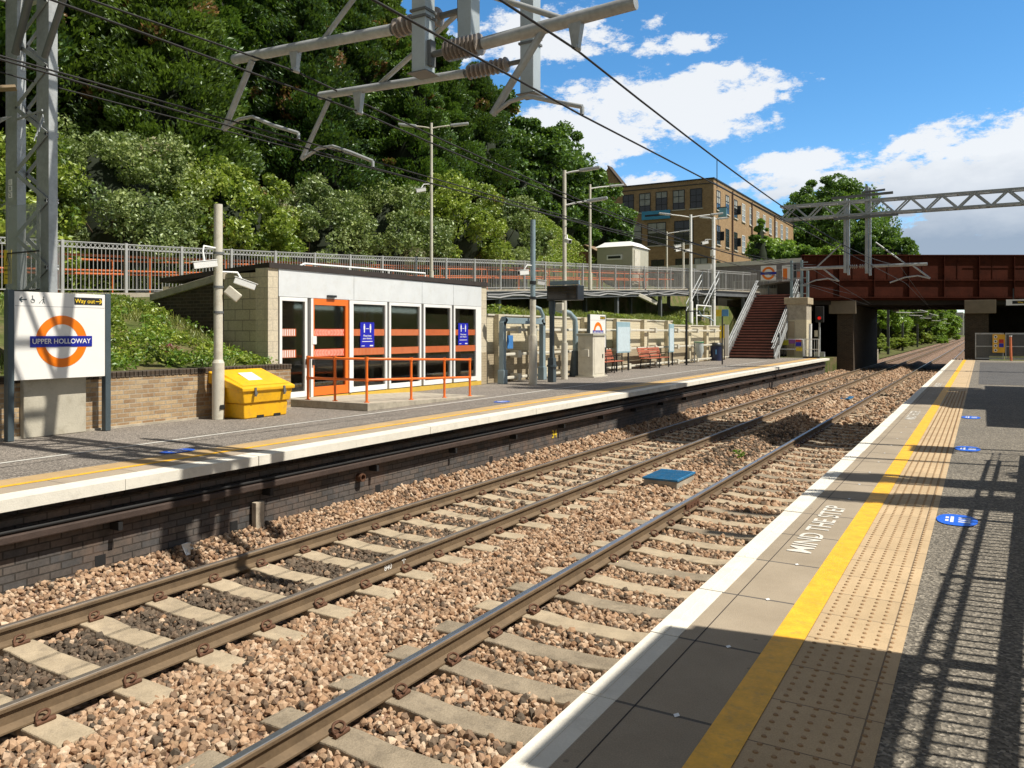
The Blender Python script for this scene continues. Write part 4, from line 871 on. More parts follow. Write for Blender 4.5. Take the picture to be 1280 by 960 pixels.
def railing(name, lab, pathf, ya, yb, h, mt, rings=True, step=.105, post=1.62, cat='railing', bh=.13, rw=.014, bw=.007):
    t = thing(name, (*pathf((ya + yb) / 2)[:2], pathf((ya + yb) / 2)[2]), lab, cat)
    bars = MB(); y = ya
    while y < yb:
        x, yy, z = pathf(y); bars.box(x - bw, x + bw, yy - bw, yy + bw, z + .08, z + h - (bh if rings else 0)); y += step
    bars.build('bars', mt, t)
    rb = MB(); segs = np.arange(ya, yb + .01, post / 2)
    for a, c in zip(segs[:-1], segs[1:]):
        p, q = Vector(pathf(a)), Vector(pathf(c))
        for zz in ([.08, h - bh, h] if rings else [.08, h]): rb.beam(p + Vector((0, 0, zz)), q + Vector((0, 0, zz)), .03, .024)
    rb.build('rails', mt, t)
    if rings:
        rg = MB(); y = ya + .06
        while y < yb: x, yy, z = pathf(y); rg.ring((x, yy, z + h - bh / 2), bh / 2 - .009, bh / 2 - .009 - rw, -.006, .006, 'x', 12); y += bh - .015
        rg.build('ring_band', mt, t)
    for y in np.arange(ya, yb, post): x, yy, z = pathf(y); b = MB(); b.box(x - .035, x + .035, yy - .035, yy + .035, z - .2, z + h + .03); b.build('post', mt, t)
    return t
railmt = mat('pale grey railing paint', (.43, .43, .42), .5, .2, .1)
pf = lambda y: (rampx(y), y, rampz(y)); pb = lambda y: (rampx(y) - 1.85, y, rampz(y))
railing('railing', 'pale grey railing with a band of rings along the track side of the ramp', pf, -7, 54.4, 1.22, railmt)
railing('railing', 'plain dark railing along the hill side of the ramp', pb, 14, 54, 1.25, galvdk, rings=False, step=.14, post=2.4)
for o, nm in ((-.12, 'orange handrail just inside the ringed ramp railing'), (-1.72, 'orange handrail on the hill side of the ramp')):
    t = thing('handrail', (rampx(20) + o, 20, rampz(20)), nm, 'handrail')
    for zz in (.55, .92): b = MB(); b.tube([(rampx(y) + o, y, rampz(y) + zz) for y in np.arange(-7, 46, 1.5)], .028, 8); b.build('rail', copperrail, t)
    for y in np.arange(-6, 46, 2.4): b = MB(); b.tube([(rampx(y) + o, y, rampz(y)), (rampx(y) + o, y, rampz(y) + .92)], .02, 6); b.build('post', copperrail, t)
t = thing('guard_rail', (-15.6, 18.5, 2.7), 'short white tubular guard rail behind the waiting room roof', 'guard rail')
b = MB(); b.tube([(-16.0, 15.5, 3.2), (-16.0, 16.0, 3.42), (-16.0, 21.5, 3.5)], .03, 8); b.build('top_rail', whitep, t)
for y in (16, 17.8, 19.6, 21.5): b = MB(); b.tube([(-16, y, 2.4), (-16, y, 3.46)], .028, 8); b.build('post', whitep, t)

# ------------------------------------------------------------------ stairs
t = thing('staircase', (-11.6, 47.6, 0), 'wide dark red staircase with grey handrails climbing from the far platform to the landing', 'stairs')
SX0, SX1, SY, NS, RI, GO = -13.0, -10.35, 47.4, 24, .167, .29
for k in range(NS):
    y = SY + k * GO; b = MB(); b.box(SX0, SX1, y, y + GO + .02, (k + 1) * RI - .075, (k + 1) * RI); st = b.build('step', stairred, t); b = MB(); b.box(SX0, SX1, y + .06, y + .075, k * RI, (k + 1) * RI - .075); b.build('riser_shade', bridgedk, st)  # near-black strips stand in for the shade in the open risers
    b = MB(); b.box(SX0 + .01, SX1 - .01, y - .004, y + .03, (k + 1) * RI + .001, (k + 1) * RI + .004); n_ = b.build('nosing', mat('pale stair nosing', (.32, .20, .16), .7), st); 
b = MB()
for x in (SX0 - .06, SX1 + .06): b.beam((x, SY - .1, .0), (x, SY + NS * GO, NS * RI), .06, .34)
b.build('stringer', galv, t)
for x, sg in ((SX0 - .02, 1), (SX1 + .02, -1)):
    b = MB()
    for zz in (.95, .62): b.tube([(x, SY - .35, zz - .02), (x, SY, zz + .1), (x, SY + NS * GO, NS * RI + zz), (x, SY + NS * GO + .6, NS * RI + zz)], .03, 8); b.tube([(x + sg * .1, SY - .3, zz - .02), (x + sg * .1, SY, zz + .1), (x + sg * .1, SY + NS * GO, NS * RI + zz)], .025, 8)
    b.build('handrail', galv, t); b = MB()
    for k in range(0, 70): y = SY + k * .1; z = (y - SY) / GO * RI; b.box(x - .005, x + .005, y, y + .01, z + .05, z + .9)
    b.build('balustrade_bars', galv, t)
    b = MB()
    for k in range(7): y = SY + k * 1.12; z = (y - SY) / GO * RI; b.box(x - .03, x + .03, y - .03, y + .03, max(z - .1, 0), z + 1.0)
    b.build('balustrade_post', galv, t)
yT = SY + NS * GO; zT = NS * RI
b = MB(); b.box(-15.3, SX1 + .1, yT, yT + 3.0, zT - .15, zT); b.build('landing', concrete, t)
b = MB(); b.box(-15.3, SX1 + .1, yT + 3.02, yT + 3.2, 0, 4.6); b.build('back_wall', concrete, t)
b = MB(); b.box(-13.4, SX0 - .15, SY + .8, yT, 0, .3); b.prism([(SY + .8, .0), (yT, .0), (yT, zT - .3), (SY + .8, .35)], SX0 - .3, SX0 - .12, 'x'); b.build('side_wall', darkbrick, t)
lf = lambda y: (-15.3 + (y - 0), yT + 3.0, zT)
def rail_xy(lab, x0, x1, y, z, h, mt):
    t = thing('railing', ((x0 + x1) / 2, y, z), lab, 'railing'); b = MB(); x = x0
    while x < x1: b.box(x - .008, x + .008, y - .008, y + .008, z, z + h); x += .11
    b.build('bars', mt, t); b = MB(); b.beam((x0, y, z + h), (x1, y, z + h), .04, .04); b.beam((x0, y, z + .08), (x1, y, z + .08), .03, .03); b.build('rails', mt, t)
    for xx in np.arange(x0, x1 + .1, 1.5): b = MB(); b.box(xx - .03, xx + .03, y - .03, y + .03, z, z + h + .02); b.build('post', mt, t)
rail_xy('grey barred railing at the back of the stair landing', -15.3, -10.4, yT + 2.95, zT, 1.15, railmt)
rail_xy('taller grey barred railing in front of the pale parapet beyond the landing', -24, -10.2, yT + 4.2, 4.6, 1.35, railmt)
# second narrow stair with white rails
t = thing('staircase', (-14.6, 44.5, 2.0), 'narrow steel side stair with white tubular rails left of the red stairs', 'stairs')
for k in range(11): b = MB(); b.box(-14.5, -13.6, 44.6 + k * .26, 44.6 + k * .26 + .24, 2.25 + k * .18, 2.28 + k * .18); b.build('step', galvdk, t)
for x in (-14.55, -13.55):
    b = MB()
    for zz in (.55, .95): b.tube([(x, 44.3, 2.2 + zz), (x, 47.4, 4.2 + zz)], .028, 8)
    for k in range(4): y = 44.4 + k; z = 2.2 + (y - 44.3) * .645; b.tube([(x, y, z - .1), (x, y, z + .95)], .024, 8)
    b.build('handrail', galv, t)
t = thing('guard_rail', (-13.6, 42.8, 2), 'white square tubular guard rail above the cream wall beside the lamp post', 'guard rail')
b = MB(); b.tube([(-13.3, 42.3, 1.8), (-13.3, 42.3, 3.0), (-13.2, 44.6, 3.0), (-13.2, 44.6, 1.8)], .035, 8); b.tube([(-13.3, 42.3, 2.45), (-13.2, 44.6, 2.45)], .03, 8); b.build('rail', whitep, t)

# ------------------------------------------------------------------ road bridge
U = Vector((.862, .507, 0)); Vv = Vector((-.507, .862, 0)); P0 = Vector((-10.15, 54.6, 0))
def bp(s, r, z): return P0 + U * s + Vv * r + Vector((0, 0, z))
def bbox(b, s0, s1, r0, r1, z0, z1): b.hexa([bp(s0, r0, z0), bp(s1, r0, z0), bp(s1, r1, z0), bp(s0, r1, z0), bp(s0, r0, z1), bp(s1, r0, z1), bp(s1, r1, z1), bp(s0, r1, z1)])
t = thing('road_bridge', tuple(bp(10, 5, 3)), 'rust red plate girder road bridge crossing over both tracks', 'bridge')
for r0, nm in ((0, 'near'), (13.0, 'far')):
    b = MB(); bbox(b, 0, 44, r0, r0 + .05, 3.62, 6.52); bbox(b, -.02, 44, r0 - .16, r0 + .22, 6.521, 6.58); bbox(b, -.02, 44, r0 - .20, r0 + .25, 3.78, 3.83); bbox(b, -.02, 44, r0 - .10, r0, 4.90, 4.96)
    b.build('girder', bridgered, t)
    b = MB()
    for k in range(20): s = .1 + 2.28 * k; bbox(b, s, s + .03, r0 - .14, r0, 3.83, 4.90); bbox(b, s, s + .03, r0 - .14, r0, 4.96, 6.52); bbox(b, s + .9, s + .915, r0 - .03, r0, 4.96, 6.52)
    bbox(b, 10.5, 44, r0 - .03, r0 - .001, 5.72, 5.75); b.build('stiffener', bridgered, t)
rv = MB()
for k in range(20):
    s = .115 + 2.28 * k
    for j in range(17): z = 3.9 + j * .155; [bbox(rv, s + o, s + o + .035, -.016, 0, z, z + .035) for o in (-.085, .06)]
for j in range(240):
    for z in (6.44, 5.02, 4.84, 3.9): bbox(rv, .1 + j * .18, .135 + j * .18, -.016, 0, z, z + .03)
rv.build('rivets', bridgered, t)
b = MB(); bbox(b, -.5, 44, .05, 13.0, 3.9, 4.85); b.build('deck', bridgedk, t)
b = MB()
for k in range(9): bbox(b, -.2, 44, .6 + 1.5 * k, .9 + 1.5 * k, 3.35, 3.9)
b.build('underside_beam', bridgedk, t)
b = MB(); bbox(b, -1.2, 60, .3, 12.9, 4.852, 4.9); tag(b.build('road', tarL), kind='structure')
def pier(x0, x1, y0, y1, lab, z1=3.62):
    t = thing('bridge_pier', ((x0 + x1) / 2, y0, -1.2), lab, 'bridge pier'); b = MB(); b.box(x0, x1, y0, y1, -1.3, z1); b.build('brickwork', darkbrick, t); return t
pier(-8.3, -7.3, 56.6, 70.5, 'sooty brick bridge pier on the left of the tracks', 3.34); pier(-1.0, .35, 59.8, 74, 'sooty brick bridge pier on the right of the tracks', 3.34)
for (x0, x1, y, lab) in ((-8.75, -7.1, 56.2, 'beige cover board on top of the left bridge pier'), (-1.0, .75, 59.4, 'beige cover board on top of the right bridge pier')):
    b = MB(); b.box(x0, x1, y, y + .3, 2.75, 3.60); tag(b.build('cover_board', mat('beige board', (.22, .18, .13), .8), loc=((x0 + x1) / 2, y, 2.8), bevel=.01), lab, 'cover board')
b = MB(); b.box(-16, -8.3, 69, 69.6, -1.3, 4.5); tag(b.build('abutment_wall', darkbrick), 'dark brick abutment wall behind the far platform under the bridge', 'wall')
b = MB(); b.box(-15.6, -12.9, 56.6, 57.2, -1.3, 3.8); b.box(-13.4, -12.9, 56.6, 69, -1.3, 3.34); tag(b.build('abutment_wall', darkbrick), 'dark brick side wall under the left end of the bridge', 'wall')
b = MB(); b.box(.35, 30, 73, 73.6, -1.3, 4.3); b.box(8.0, 8.5, 63, 73, -1.3, 3.34); tag(b.build('abutment_wall', darkbrick), 'dark brick wall closing the arch space behind the platform end fence', 'wall')
b = MB(); b.box(-15, -8.3, 50.3, 69, -1.3, -.1); b.box(.35, 25, 51, 73, -1.3, -.05); tag(b.build('ground', soilm), kind='structure')
# wing structures: parapet wall, landing pillar
b = MB(); b.hexa([(-34, 60.5, 3), (-10.2, 58.6, 3), (-10.2, 58.9, 3), (-34, 60.8, 3), (-34, 60.5, 6.25), (-10.2, 58.6, 6.45), (-10.2, 58.9, 6.45), (-34, 60.8, 6.25)])
tag(b.build('parapet_wall', mat('dull grey purple render', (.25, .22, .21), .8, 0, .15), loc=(-20, 60, 3)), 'long low parapet wall behind the stair landing', 'wall')
b = MB(); b.hexa([(-34, 60.4, 6.25), (-10.1, 58.5, 6.45), (-10.1, 59.0, 6.45), (-34, 60.9, 6.25), (-34, 60.4, 6.55), (-10.1, 58.5, 6.75), (-10.1, 59.0, 6.75), (-34, 60.9, 6.55)])
tag(b.build('wall_coping', whitecop, loc=(-20, 60, 6.3)), 'white painted coping on top of the parapet wall', 'coping')
def roundel(x, y, z, r, lab, face=True):
    t = thing('roundel_sign', (x, y, z - r), lab, 'sign')
    b = MB(); b.box(x - r * 1.15, x + r * 1.15, y, y + .05, z - r * 1.2, z + r * 1.2); b.build('backing', signw, t)
    b = MB(); b.ring((x, y - .012, z), r, r * .66, 0, .01, 'y', 30); b.build('ring', orangeE, t); b = MB(); b.box(x - r * 1.2, x + r * 1.2, y - .02, y - .013, z - r * .2, z + r * .2); b.build('bar', blueE, t)
    b = MB(); b.box(x - .04, x + .04, y + .05, y + .12, 4.0, z + r * 1.2); b.build('post', slate, t)
roundel(-12.9, 57.3, 5.65, .45, 'orange and blue ring sign on a white board above the stair landing')
t = thing('notice_board', (-11.6, 57.4, 4.6), 'white framed poster case with an orange notice right of the ring sign', 'notice board')
b = MB(); b.box(-12.0, -11.3, 57.4, 57.5, 5.0, 6.2); b.build('frame', signw, t); b = MB(); b.box(-11.93, -11.65, 57.38, 57.4, 5.2, 5.95); b.build('orange_notice', orangeE, t); b = MB(); b.box(-11.2, -11.05, 57.4, 57.5, 4.2, 6.3); b.build('post', charcoal, t)
b = MB(); b.box(-11.0, -10.5, 57.38, 57.42, 5.1, 5.7); tag(b.build('hazard_sign', mat('salmon sign', (.55, .2, .12)), loc=(-10.8, 57.4, 5.1)), 'small salmon coloured sign on the landing railing next to the bridge end', 'sign')
# equipment by the stair foot
t = thing('landing_pillar', (-9.9, 50.8, 0), 'concrete capped brick pillar with white panels at the right foot of the stairs', 'pillar')
b = MB(); b.box(-10.35, -9.2, 50.9, 52.5, 2.3, 3.25); b.build('brick_shaft', concrete, t); b = MB(); b.box(-10.5, -9.1, 50.8, 52.6, 3.25, 3.65); b.build('cap', mat('buff stone cap', (.42, .35, .24), .85, 0, .2), t, bevel=.02)
b = MB(); b.box(-10.35, -9.2, 50.88, 52.5, .0, 2.3); b.build('lower_block', creambrick, t)
b = MB(); b.box(-10.3, -9.9, 50.82, 50.88, .1, 2.2); b.build('tan_panel', tanbrick, t)
t = thing('safety_sign', (-10.35, 50.6, 0), 'tall white safety notice with coloured bands beside the stair rail', 'sign')
b = MB(); b.box(-10.6, -10.35, 50.55, 50.6, .75, 2.3); b.build('board', signw, t); b = MB(); b.box(-10.56, -10.40, 50.54, 50.55, 1.5, 1.65); b.build('purple_band', mat('purple print', (.25, .08, .3)), t); b = MB(); b.box(-10.52, -10.44, 50.54, 50.55, 1.2, 1.32); b.box(-10.52, -10.44, 50.54, 50.55, 1.8, 1.9); b.build('red_mark', redp, t)
b = MB(); b.box(-10.5, -10.45, 50.6, 50.63, 0, 2.3); b.build('post', charcoal, t)
for i, (x0, x1, z0, z1, m_, lab) in enumerate(((-10.75, -10.15, .75, 1.05, mat('olive yellow plate', (.42, .42, .03)), 'olive yellow warning plate on the fence by the stair foot'), (-10.1, -9.75, .85, 1.1, mat('purple print', (.25, .08, .3)), 'small purple and white notice on the fence by the stair foot'), (-9.72, -9.4, .95, 1.1, redp, 'small red notice above a blue one on the stair foot fence'), (-9.72, -9.4, .7, .94, posterb, 'small blue notice below the red one on the stair foot fence'), (-9.7, -9.35, .4, .62, yellowp, 'small yellow notice low on the stair foot fence'))):
    b = MB(); b.box(x0, x1, 50.3, 50.33, z0, z1); tag(b.build('warning_plate', m_, loc=(x0, 50.3, z0)), lab, 'sign')
t = thing('guard_rail', (-10.2, 50.4, 0), 'galvanised guard rail carrying small notices at the stair foot', 'guard rail'); b = MB()
b.tube([(-10.85, 50.36, 0), (-10.85, 50.36, 1.1), (-9.3, 50.36, 1.1), (-9.3, 50.36, 0)], .03, 8); b.tube([(-10.85, 50.36, .5), (-9.3, 50.36, .5)], .025, 8); b.build('rail', galv, t)
t = thing('help_point', (-10.55, 48.6, 0), 'grey control box on a white post at the right side of the stairs', 'control box'); b = MB(); b.box(-10.4, -10.2, 48.3, 48.5, .9, 1.5); b.build('box_body', galv, t, bevel=.01); b = MB(); b.box(-10.36, -10.28, 48.5, 48.56, 0, 1.6); b.build('post', whitep, t); b = MB(); b.box(-10.36, -10.24, 48.29, 48.3, 1.2, 1.4); b.build('panel', charcoal, t)
t = thing('gate_cage', (-8.9, 50.0, 0), 'small white barred gate at the end of the far platform', 'gate'); b = MB()
for x in (-9.15, -8.35): b.box(x - .03, x + .03, 49.97, 50.03, 0, 1.15)
b.box(-9.12, -8.38, 49.98, 50.02, 1.1, 1.15); b.box(-9.12, -8.38, 49.98, 50.02, .5, .54)
for k in range(5): b.box(-9.02 + k * .14, -9.0 + k * .14, 49.99, 50.01, .08, 1.1)
b.build('gate_frame', whitep, t); b = MB(); b.box(-9.2, -8.3, 49.8, 50.2, 0, .09); b.build('rubber_base', black, t)
t = thing('white_tube', (-8.95, 50.6, 0), 'slim white vertical tube standing behind the small barred gate', 'tube'); b = MB(); b.tube([(-8.95, 50.6, 0), (-8.92, 50.6, 2.05)], .09, 10); b.build('tube', whitep, t)
t = thing('signal', (-8.75, 53.0, 0), 'black railway signal on a thin post showing a red light under the bridge', 'signal')
b = MB(); b.box(-9.05, -8.55, 52.9, 53.15, 2.15, 3.15); b.build('signal_head', black, t, bevel=.02); b = MB(); b.tube([(-8.8, 53.0, 0), (-8.8, 53.0, 2.2)], .06, 10); b.box(-9.1, -8.5, 52.8, 53.2, 0, .3); b.build('post', galv, t)
lm = NT('signal red lamp'); e = lm.n('ShaderNodeEmission'); e.inputs[0].default_value = (1, .03, .02, 1); e.inputs[1].default_value = .45; lm.l(e.outputs[0], lm.out.inputs[0])
b = MB(); b.tube([(-8.8, 52.9, 2.42), (-8.8, 52.87, 2.42)], .10, 16); b.build('red_lamp', lm.m, t); b = MB(); b.ring((-8.8, 52.86, 2.42), .16, .13, -.1, .04, 'y', 16); b.build('hood', black, t); b = MB(); b.box(-9.1, -8.9, 52.95, 52.97, 1.25, 1.65); b.build('number_plate', cream, t)
t = thing('access_ladder', (-9.7, 51.0, 3.6), 'blue grey steel frame with rungs on the pillar at the left bridge end', 'ladder')
for x in (-10.15, -9.55, -9.2): b = MB(); b.box(x - .07, x + .07, 51.2, 51.34, 3.65, 5.95 if x < -9.3 else 5.3); b.build('upright', bluegrey, t)
b = MB()
for k in range(5): b.beam((-10.1, 51.27, 3.9 + k * .48), (-9.2, 51.27, 3.9 + k * .48), .05, .05)
b.build('rung', galv, t)
# ------------------------------------------------------------------ platform end fence on the right
t = thing('platform_end_fence', (1, 51.2, 0), 'grey framed mesh fence across the far end of the near platform', 'fence')
for k in range(5):
    x0 = -.35 + k * 1.42 - (.0 if k else 0); x1 = x0 + 1.36
    b = MB(); b.box(x0, x1, 51.18, 51.24, 0.05, .13); b.box(x0, x1, 51.18, 51.24, 1.42, 1.5); b.box(x0, x0 + .06, 51.18, 51.24, .13, 1.42); b.box(x1 - .06, x1, 51.18, 51.24, .13, 1.42); b.box(x0 + .06, x1 - .06, 51.18, 51.24, .74, .79); p_ = b.build('panel_frame', galv, t)
    b = MB(); x = x0 + .1
    while x < x1 - .06: b.box(x, x + .03, 51.20, 51.22, .13, 1.42); x += .05
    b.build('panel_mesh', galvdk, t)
t = thing('safety_sign', (.75, 51.1, .5), 'yellow, red and blue safety sign hanging on the platform end fence', 'sign')
b = MB(); b.box(.48, 1.06, 51.13, 51.16, .42, 1.42); b.build('board', mat('sign yellow plate', (.75, .42, .03), .5), t)
b = MB(); b.box(.78, 1.0, 51.12, 51.13, .95, 1.15); b.build('red_panel', redp, t); b = MB(); b.box(.78, 1.0, 51.12, 51.13, .72, .93); b.build('blue_panel', posterb, t)
b = MB()
for k in range(4): b.tube([(.62, 51.13, .55 + k * .245), (.62, 51.115, .55 + k * .245)], .085, 14)
b.build('white_discs', signw, t); b = MB()
for k in range(4): b.tube([(.62, 51.115, .55 + k * .245), (.62, 51.11, .55 + k * .245)], .045, 10)
b.build('dark_symbols', black, t)
t = thing('bollard', (1.33, 50.6, 0), 'thin orange post in front of the platform end fence', 'post'); b = MB(); b.tube([(1.33, 50.6, 0), (1.30, 50.6, 1.3)], .06, 10); b.build('post', mat('salmon orange', (.75, .22, .10), .5), t); b = MB(); b.tube([(1.3, 50.6, 1.3), (1.3, 50.6, 1.36)], .075, 10); b.build('cap', whitep, t)
t = thing('direction_sign', (2.2, 53, 3.1), 'long white direction sign with a black plate hanging under the bridge', 'sign')
b = MB(); b.box(1.15, 3.6, 53.0, 53.08, 3.05, 3.38); b.build('board', signw, t); b = MB(); b.box(1.45, 3.0, 52.99, 53.0, 3.13, 3.30); b.build('black_plate', black, t); text(t, 'Way out', .14, MATS['sign yellow'], (1.95, 52.98, 3.21), FACE_B, .001, 'direction_lettering')
for x in (1.5, 3.2): b = MB(); b.box(x - .03, x + .03, 53.02, 53.06, 3.38, 4.0); b.build('hanger', charcoal, t)
t = thing('end_ramp_barrier', (-.9, 51.4, -.3), 'row of dark rubber trip strips beyond the end of the platform edge', 'trip strips')
b = MB()
for k in range(7): b.prism([(51.1, -.25), (51.5, -.25), (51.3, .06)], -1.45 + k * .15, -1.38 + k * .15, 'x')
b.build('strip', black, t)

# ------------------------------------------------------------------ overhead line gantries
def lattice(b, x0, x1, y, w, z0, z1, n, s=.07):
    for yy in (y - w / 2, y + w / 2):
        for z in (z0, z1): b.beam((x0, yy, z), (x1, yy, z), s, s)
    dx = (x1 - x0) / n
    for yy in (y - w / 2, y + w / 2):
        for k in range(n):
            a = x0 + k * dx; b.beam((a, yy, z0), (a + dx / 2, yy, z1), s * .7, s * .7); b.beam((a + dx / 2, yy, z1), (a + dx, yy, z0), s * .7, s * .7)
    for z in (z0, z1):
        for k in range(n): a = x0 + k * dx; b.beam((a, y - w / 2, z), (a + dx, y + w / 2, z), s * .55, s * .55); b.beam((a, y - w / 2, z), (a, y + w / 2, z), s * .6, s * .6)
def insulator(b, p, q, r=.075, n=9):
    p, q = Vector(p), Vector(q); pts = []; rs = []
    for k in range(n * 4 + 1): f = k / (n * 4); pts.append(p.lerp(q, f)); rs.append(r if k % 4 in (1,) else r * .93 if k % 4 == 2 else r * .42)
    b.tube(pts, rs, 14, smooth=False)
porc = mat('grey brown porcelain', (.30, .26, .23), .25, 0, .1)
def cantilever(t, mast, A, B, r, strut0, strut1, reg, brace_top, brk):
    b = MB(); b.tube([A, B], r, 16); b.build('cantilever_tube', galv, t)
    B, A, mast = Vector(B), Vector(A), Vector(mast); d = (mast - B); 
    b = MB(); insulator(b, B + d * .05, B + d * .72, r * 1.75); b.build('insulator', porc, t)
    b = MB(); b.tube([B, B + d * .08], r * .8, 10); b.tube([B + d * .7, mast], r * .55, 10); b.beam(mast + Vector((0, 0, -.12)), mast + Vector((0, 0, .14)), .05, .09); b.build('bracket', galvdk, t)
    b = MB(); b.tube([strut0, strut1], r * .62, 10); b.build('drop_strut', galv, t)
    b = MB(); b.tube(reg, .022, 8); b.tube([Vector(reg[-1]), Vector(reg[-1]) + Vector((0, 0, -.07))], .02, 6); b.build('registration_arm', galv, t)
    b = MB(); b.tube(brace_top, .03, 8); ins = b.build('top_brace', galv, t)
    k = Vector(brk); b = MB(); b.hexa([k + Vector(v) for v in ((-.03, -.03, -.26), (.03, -.03, -.26), (.03, .03, -.26), (-.03, .03, -.26), (-.07, -.04, 0), (.07, -.04, 0), (.07, .04, 0), (-.07, .04, 0))]); b.tube([k + Vector((0, -.05, -.25)), k + Vector((0, .05, -.25))], .03, 8); b.build('wire_clamp', galv, t)
t = thing('overhead_line_gantry', (-13.1, 7.15, .9), 'tall galvanised lattice overhead line tower and boom behind the station name sign', 'gantry')
# tower: two H columns with lacing
for x in (-13.60, -12.70):
    b = MB(); 
    b.box(x - .17, x - .15, 7.08, 7.22, .8, 8.1); b.box(x + .15, x + .17, 7.08, 7.22, .8, 8.1); b.box(x - .15, x + .15, 7.085, 7.10, .8, 8.1)
    b.build('tower_leg', galv, t)
b = MB(); z = 1.0; k = 0
while z < 7.9:
    for yy in (7.06, 7.235): 
        a, c = ((-13.44, -12.55) if k % 2 == 0 else (-12.55, -13.44)); b.beam((a, yy, z), (c, yy, z + .52), .07, .014, up=(0, 1, 0)); 
    z += .52; k += 1
b.build('lacing', galv, t)
b = MB(); lattice(b, -14.2, -2.0, 7.15, .8, 7.15, 7.95, 11, .10); b.build('boom', galv, t)
b = MB(); b.tube([(-13.33, 7.0, 6.0), (-12.3, 6.8, 7.15)], .06, 10); b.tube([(-12.5, 7.0, 5.8), (-11.2, 6.8, 7.15)], .05, 10); b.build('knee_brace', galvdk, t)
b = MB(); b.beam((-13.3, 7.0, 5.45), (-13.9, 6.1, 5.25), .24, .04); b.build('side_bracket', mat('buff underside board', (.36, .27, .17), .8), t)
b = MB(); b.beam((-13.3, 7.02, 4.95), (-12.6, 7.02, 5.0), .02, .03); 
for k in range(5): b.tube([(-12.55, 7.0, 4.92), (-12.25 - k * .03, 6.85 - k * .02, 4.72 - k * .07)], .008, 5); b.tube([(-13.4, 6.98, 5.0), (-13.75 - .02 * k, 6.7, 4.92 - k * .05)], .008, 5)
b.build('anti_climb_spikes', galv, t)
gl = NT('translucent guard mesh'); tr = gl.n('ShaderNodeBsdfTransparent'); df = gl.n('ShaderNodeBsdfDiffuse'); df.inputs[0].default_value = (.4, .44, .42, 1); m_ = gl.n('ShaderNodeMixShader'); m_.inputs[0].default_value = .36; gl.l(tr.outputs[0], m_.inputs[1]); gl.l(df.outputs[0], m_.inputs[2]); gl.l(m_.outputs[0], gl.out.inputs[0])
b = MB(); b.box(-13.42, -12.50, 6.93, 6.935, 1.6, 3.55); b.build('climbing_guard', gl.m, t)
b = MB()
for z in (2.2, 2.8): b.beam((-13.42, 6.92, z), (-12.5, 6.92, z), .01, .02)
b.build('guard_strap', black, t)
b = MB(); b.box(-13.55, -13.33, 6.94, 6.95, 2.32, 2.86); wp = b.build('warning_sign', yellowp, t); ORG[wp.name] = ORG[t.name]
b = MB(); b.add([(-13.52, 6.935, 2.60), (-13.36, 6.935, 2.60), (-13.44, 6.935, 2.82), (-13.52, 6.938, 2.60), (-13.36, 6.938, 2.60), (-13.44, 6.938, 2.82)], [(0, 1, 2), (5, 4, 3)]); b.build('warning_triangle', black, wp)
b = MB(); b.add([(-13.495, 6.932, 2.615), (-13.385, 6.932, 2.615), (-13.44, 6.932, 2.775)], [(0, 1, 2)]); b.build('triangle_inside', yellowp, wp); b = MB(); b.beam((-13.43, 6.93, 2.75), (-13.45, 6.93, 2.69), .002, .014); b.beam((-13.45, 6.93, 2.69), (-13.43, 6.93, 2.685), .002, .012); b.beam((-13.43, 6.93, 2.685), (-13.445, 6.93, 2.63), .002, .012); b.build('lightning_mark', black, wp)
text(wp, 'DANGER', .05, black, (-13.44, 6.932, 2.54), FACE_B, .0005, 'danger_word'); text(wp, 'Live wires', .032, black, (-13.44, 6.932, 2.47), FACE_B, .0005, 'danger_word'); text(wp, 'Keep off', .032, black, (-13.44, 6.932, 2.41), FACE_B, .0005, 'danger_word')
for k, c_ in enumerate('201'):
    b = MB(); b.box(-13.5, -13.40, 6.985, 6.99, 3.70 + k * .105, 3.79 + k * .105); p_ = b.build('number_plate', signw, t); ORG[p_.name] = ORG[t.name]; text(p_, c_, .085, black, (-13.45, 6.982, 3.745 + k * .105), FACE_B, .0005, 'number')
for (x, y, z) in ((-4.63, 6.98, 4.52), (-4.36, 7.82, 4.2), (-4.95, 6.62, 4.2)):
    b = MB(); b.box(x - .085, x + .085, y - .085, y + .085, z, 7.3); b.build('hanging_mast', mat('pale galvanised mast', (.46, .52, .55), .45, .3, .12, 2, .05), t, bevel=.006); b = MB()
    b.box(x - .12, x + .12, y - .12, y + .12, z - .012, z); 
    for zz in (.55, .62): b.box(x - .1, x + .1, y - .1, y + .1, z + zz, z + zz + .025)
    b.build('mast_clamp', galvdk, t)
cantilever(t, (-4.72, 6.98, 4.93), (-8.28, 7.05, 5.05), (-5.68, 7.03, 4.93), .062, (-7.95, 7.05, 4.98), (-8.48, 7.05, 4.17), [(-8.48, 7.05, 4.17), (-8.2, 7.05, 4.27), (-7.95, 7.05, 4.27), (-7.6, 7.05, 4.12), (-7.15, 7.05, 3.96)], [(-6.75, 7.04, 5.0), (-4.7, 6.98, 6.6)], (-7.2, 7.05, 4.98))
cantilever(t, (-4.4, 7.82, 4.60), (-7.52, 7.8, 4.66), (-5.22, 7.8, 4.58), .05, (-7.35, 7.8, 4.6), (-7.85, 7.8, 3.86), [(-7.85, 7.8, 3.86), (-7.55, 7.8, 3.97), (-7.3, 7.8, 3.97), (-7.0, 7.8, 3.86), (-6.62, 7.8, 3.70)], [(-6.5, 7.8, 4.66), (-4.7, 7.4, 5.3)], (-6.85, 7.8, 4.60))
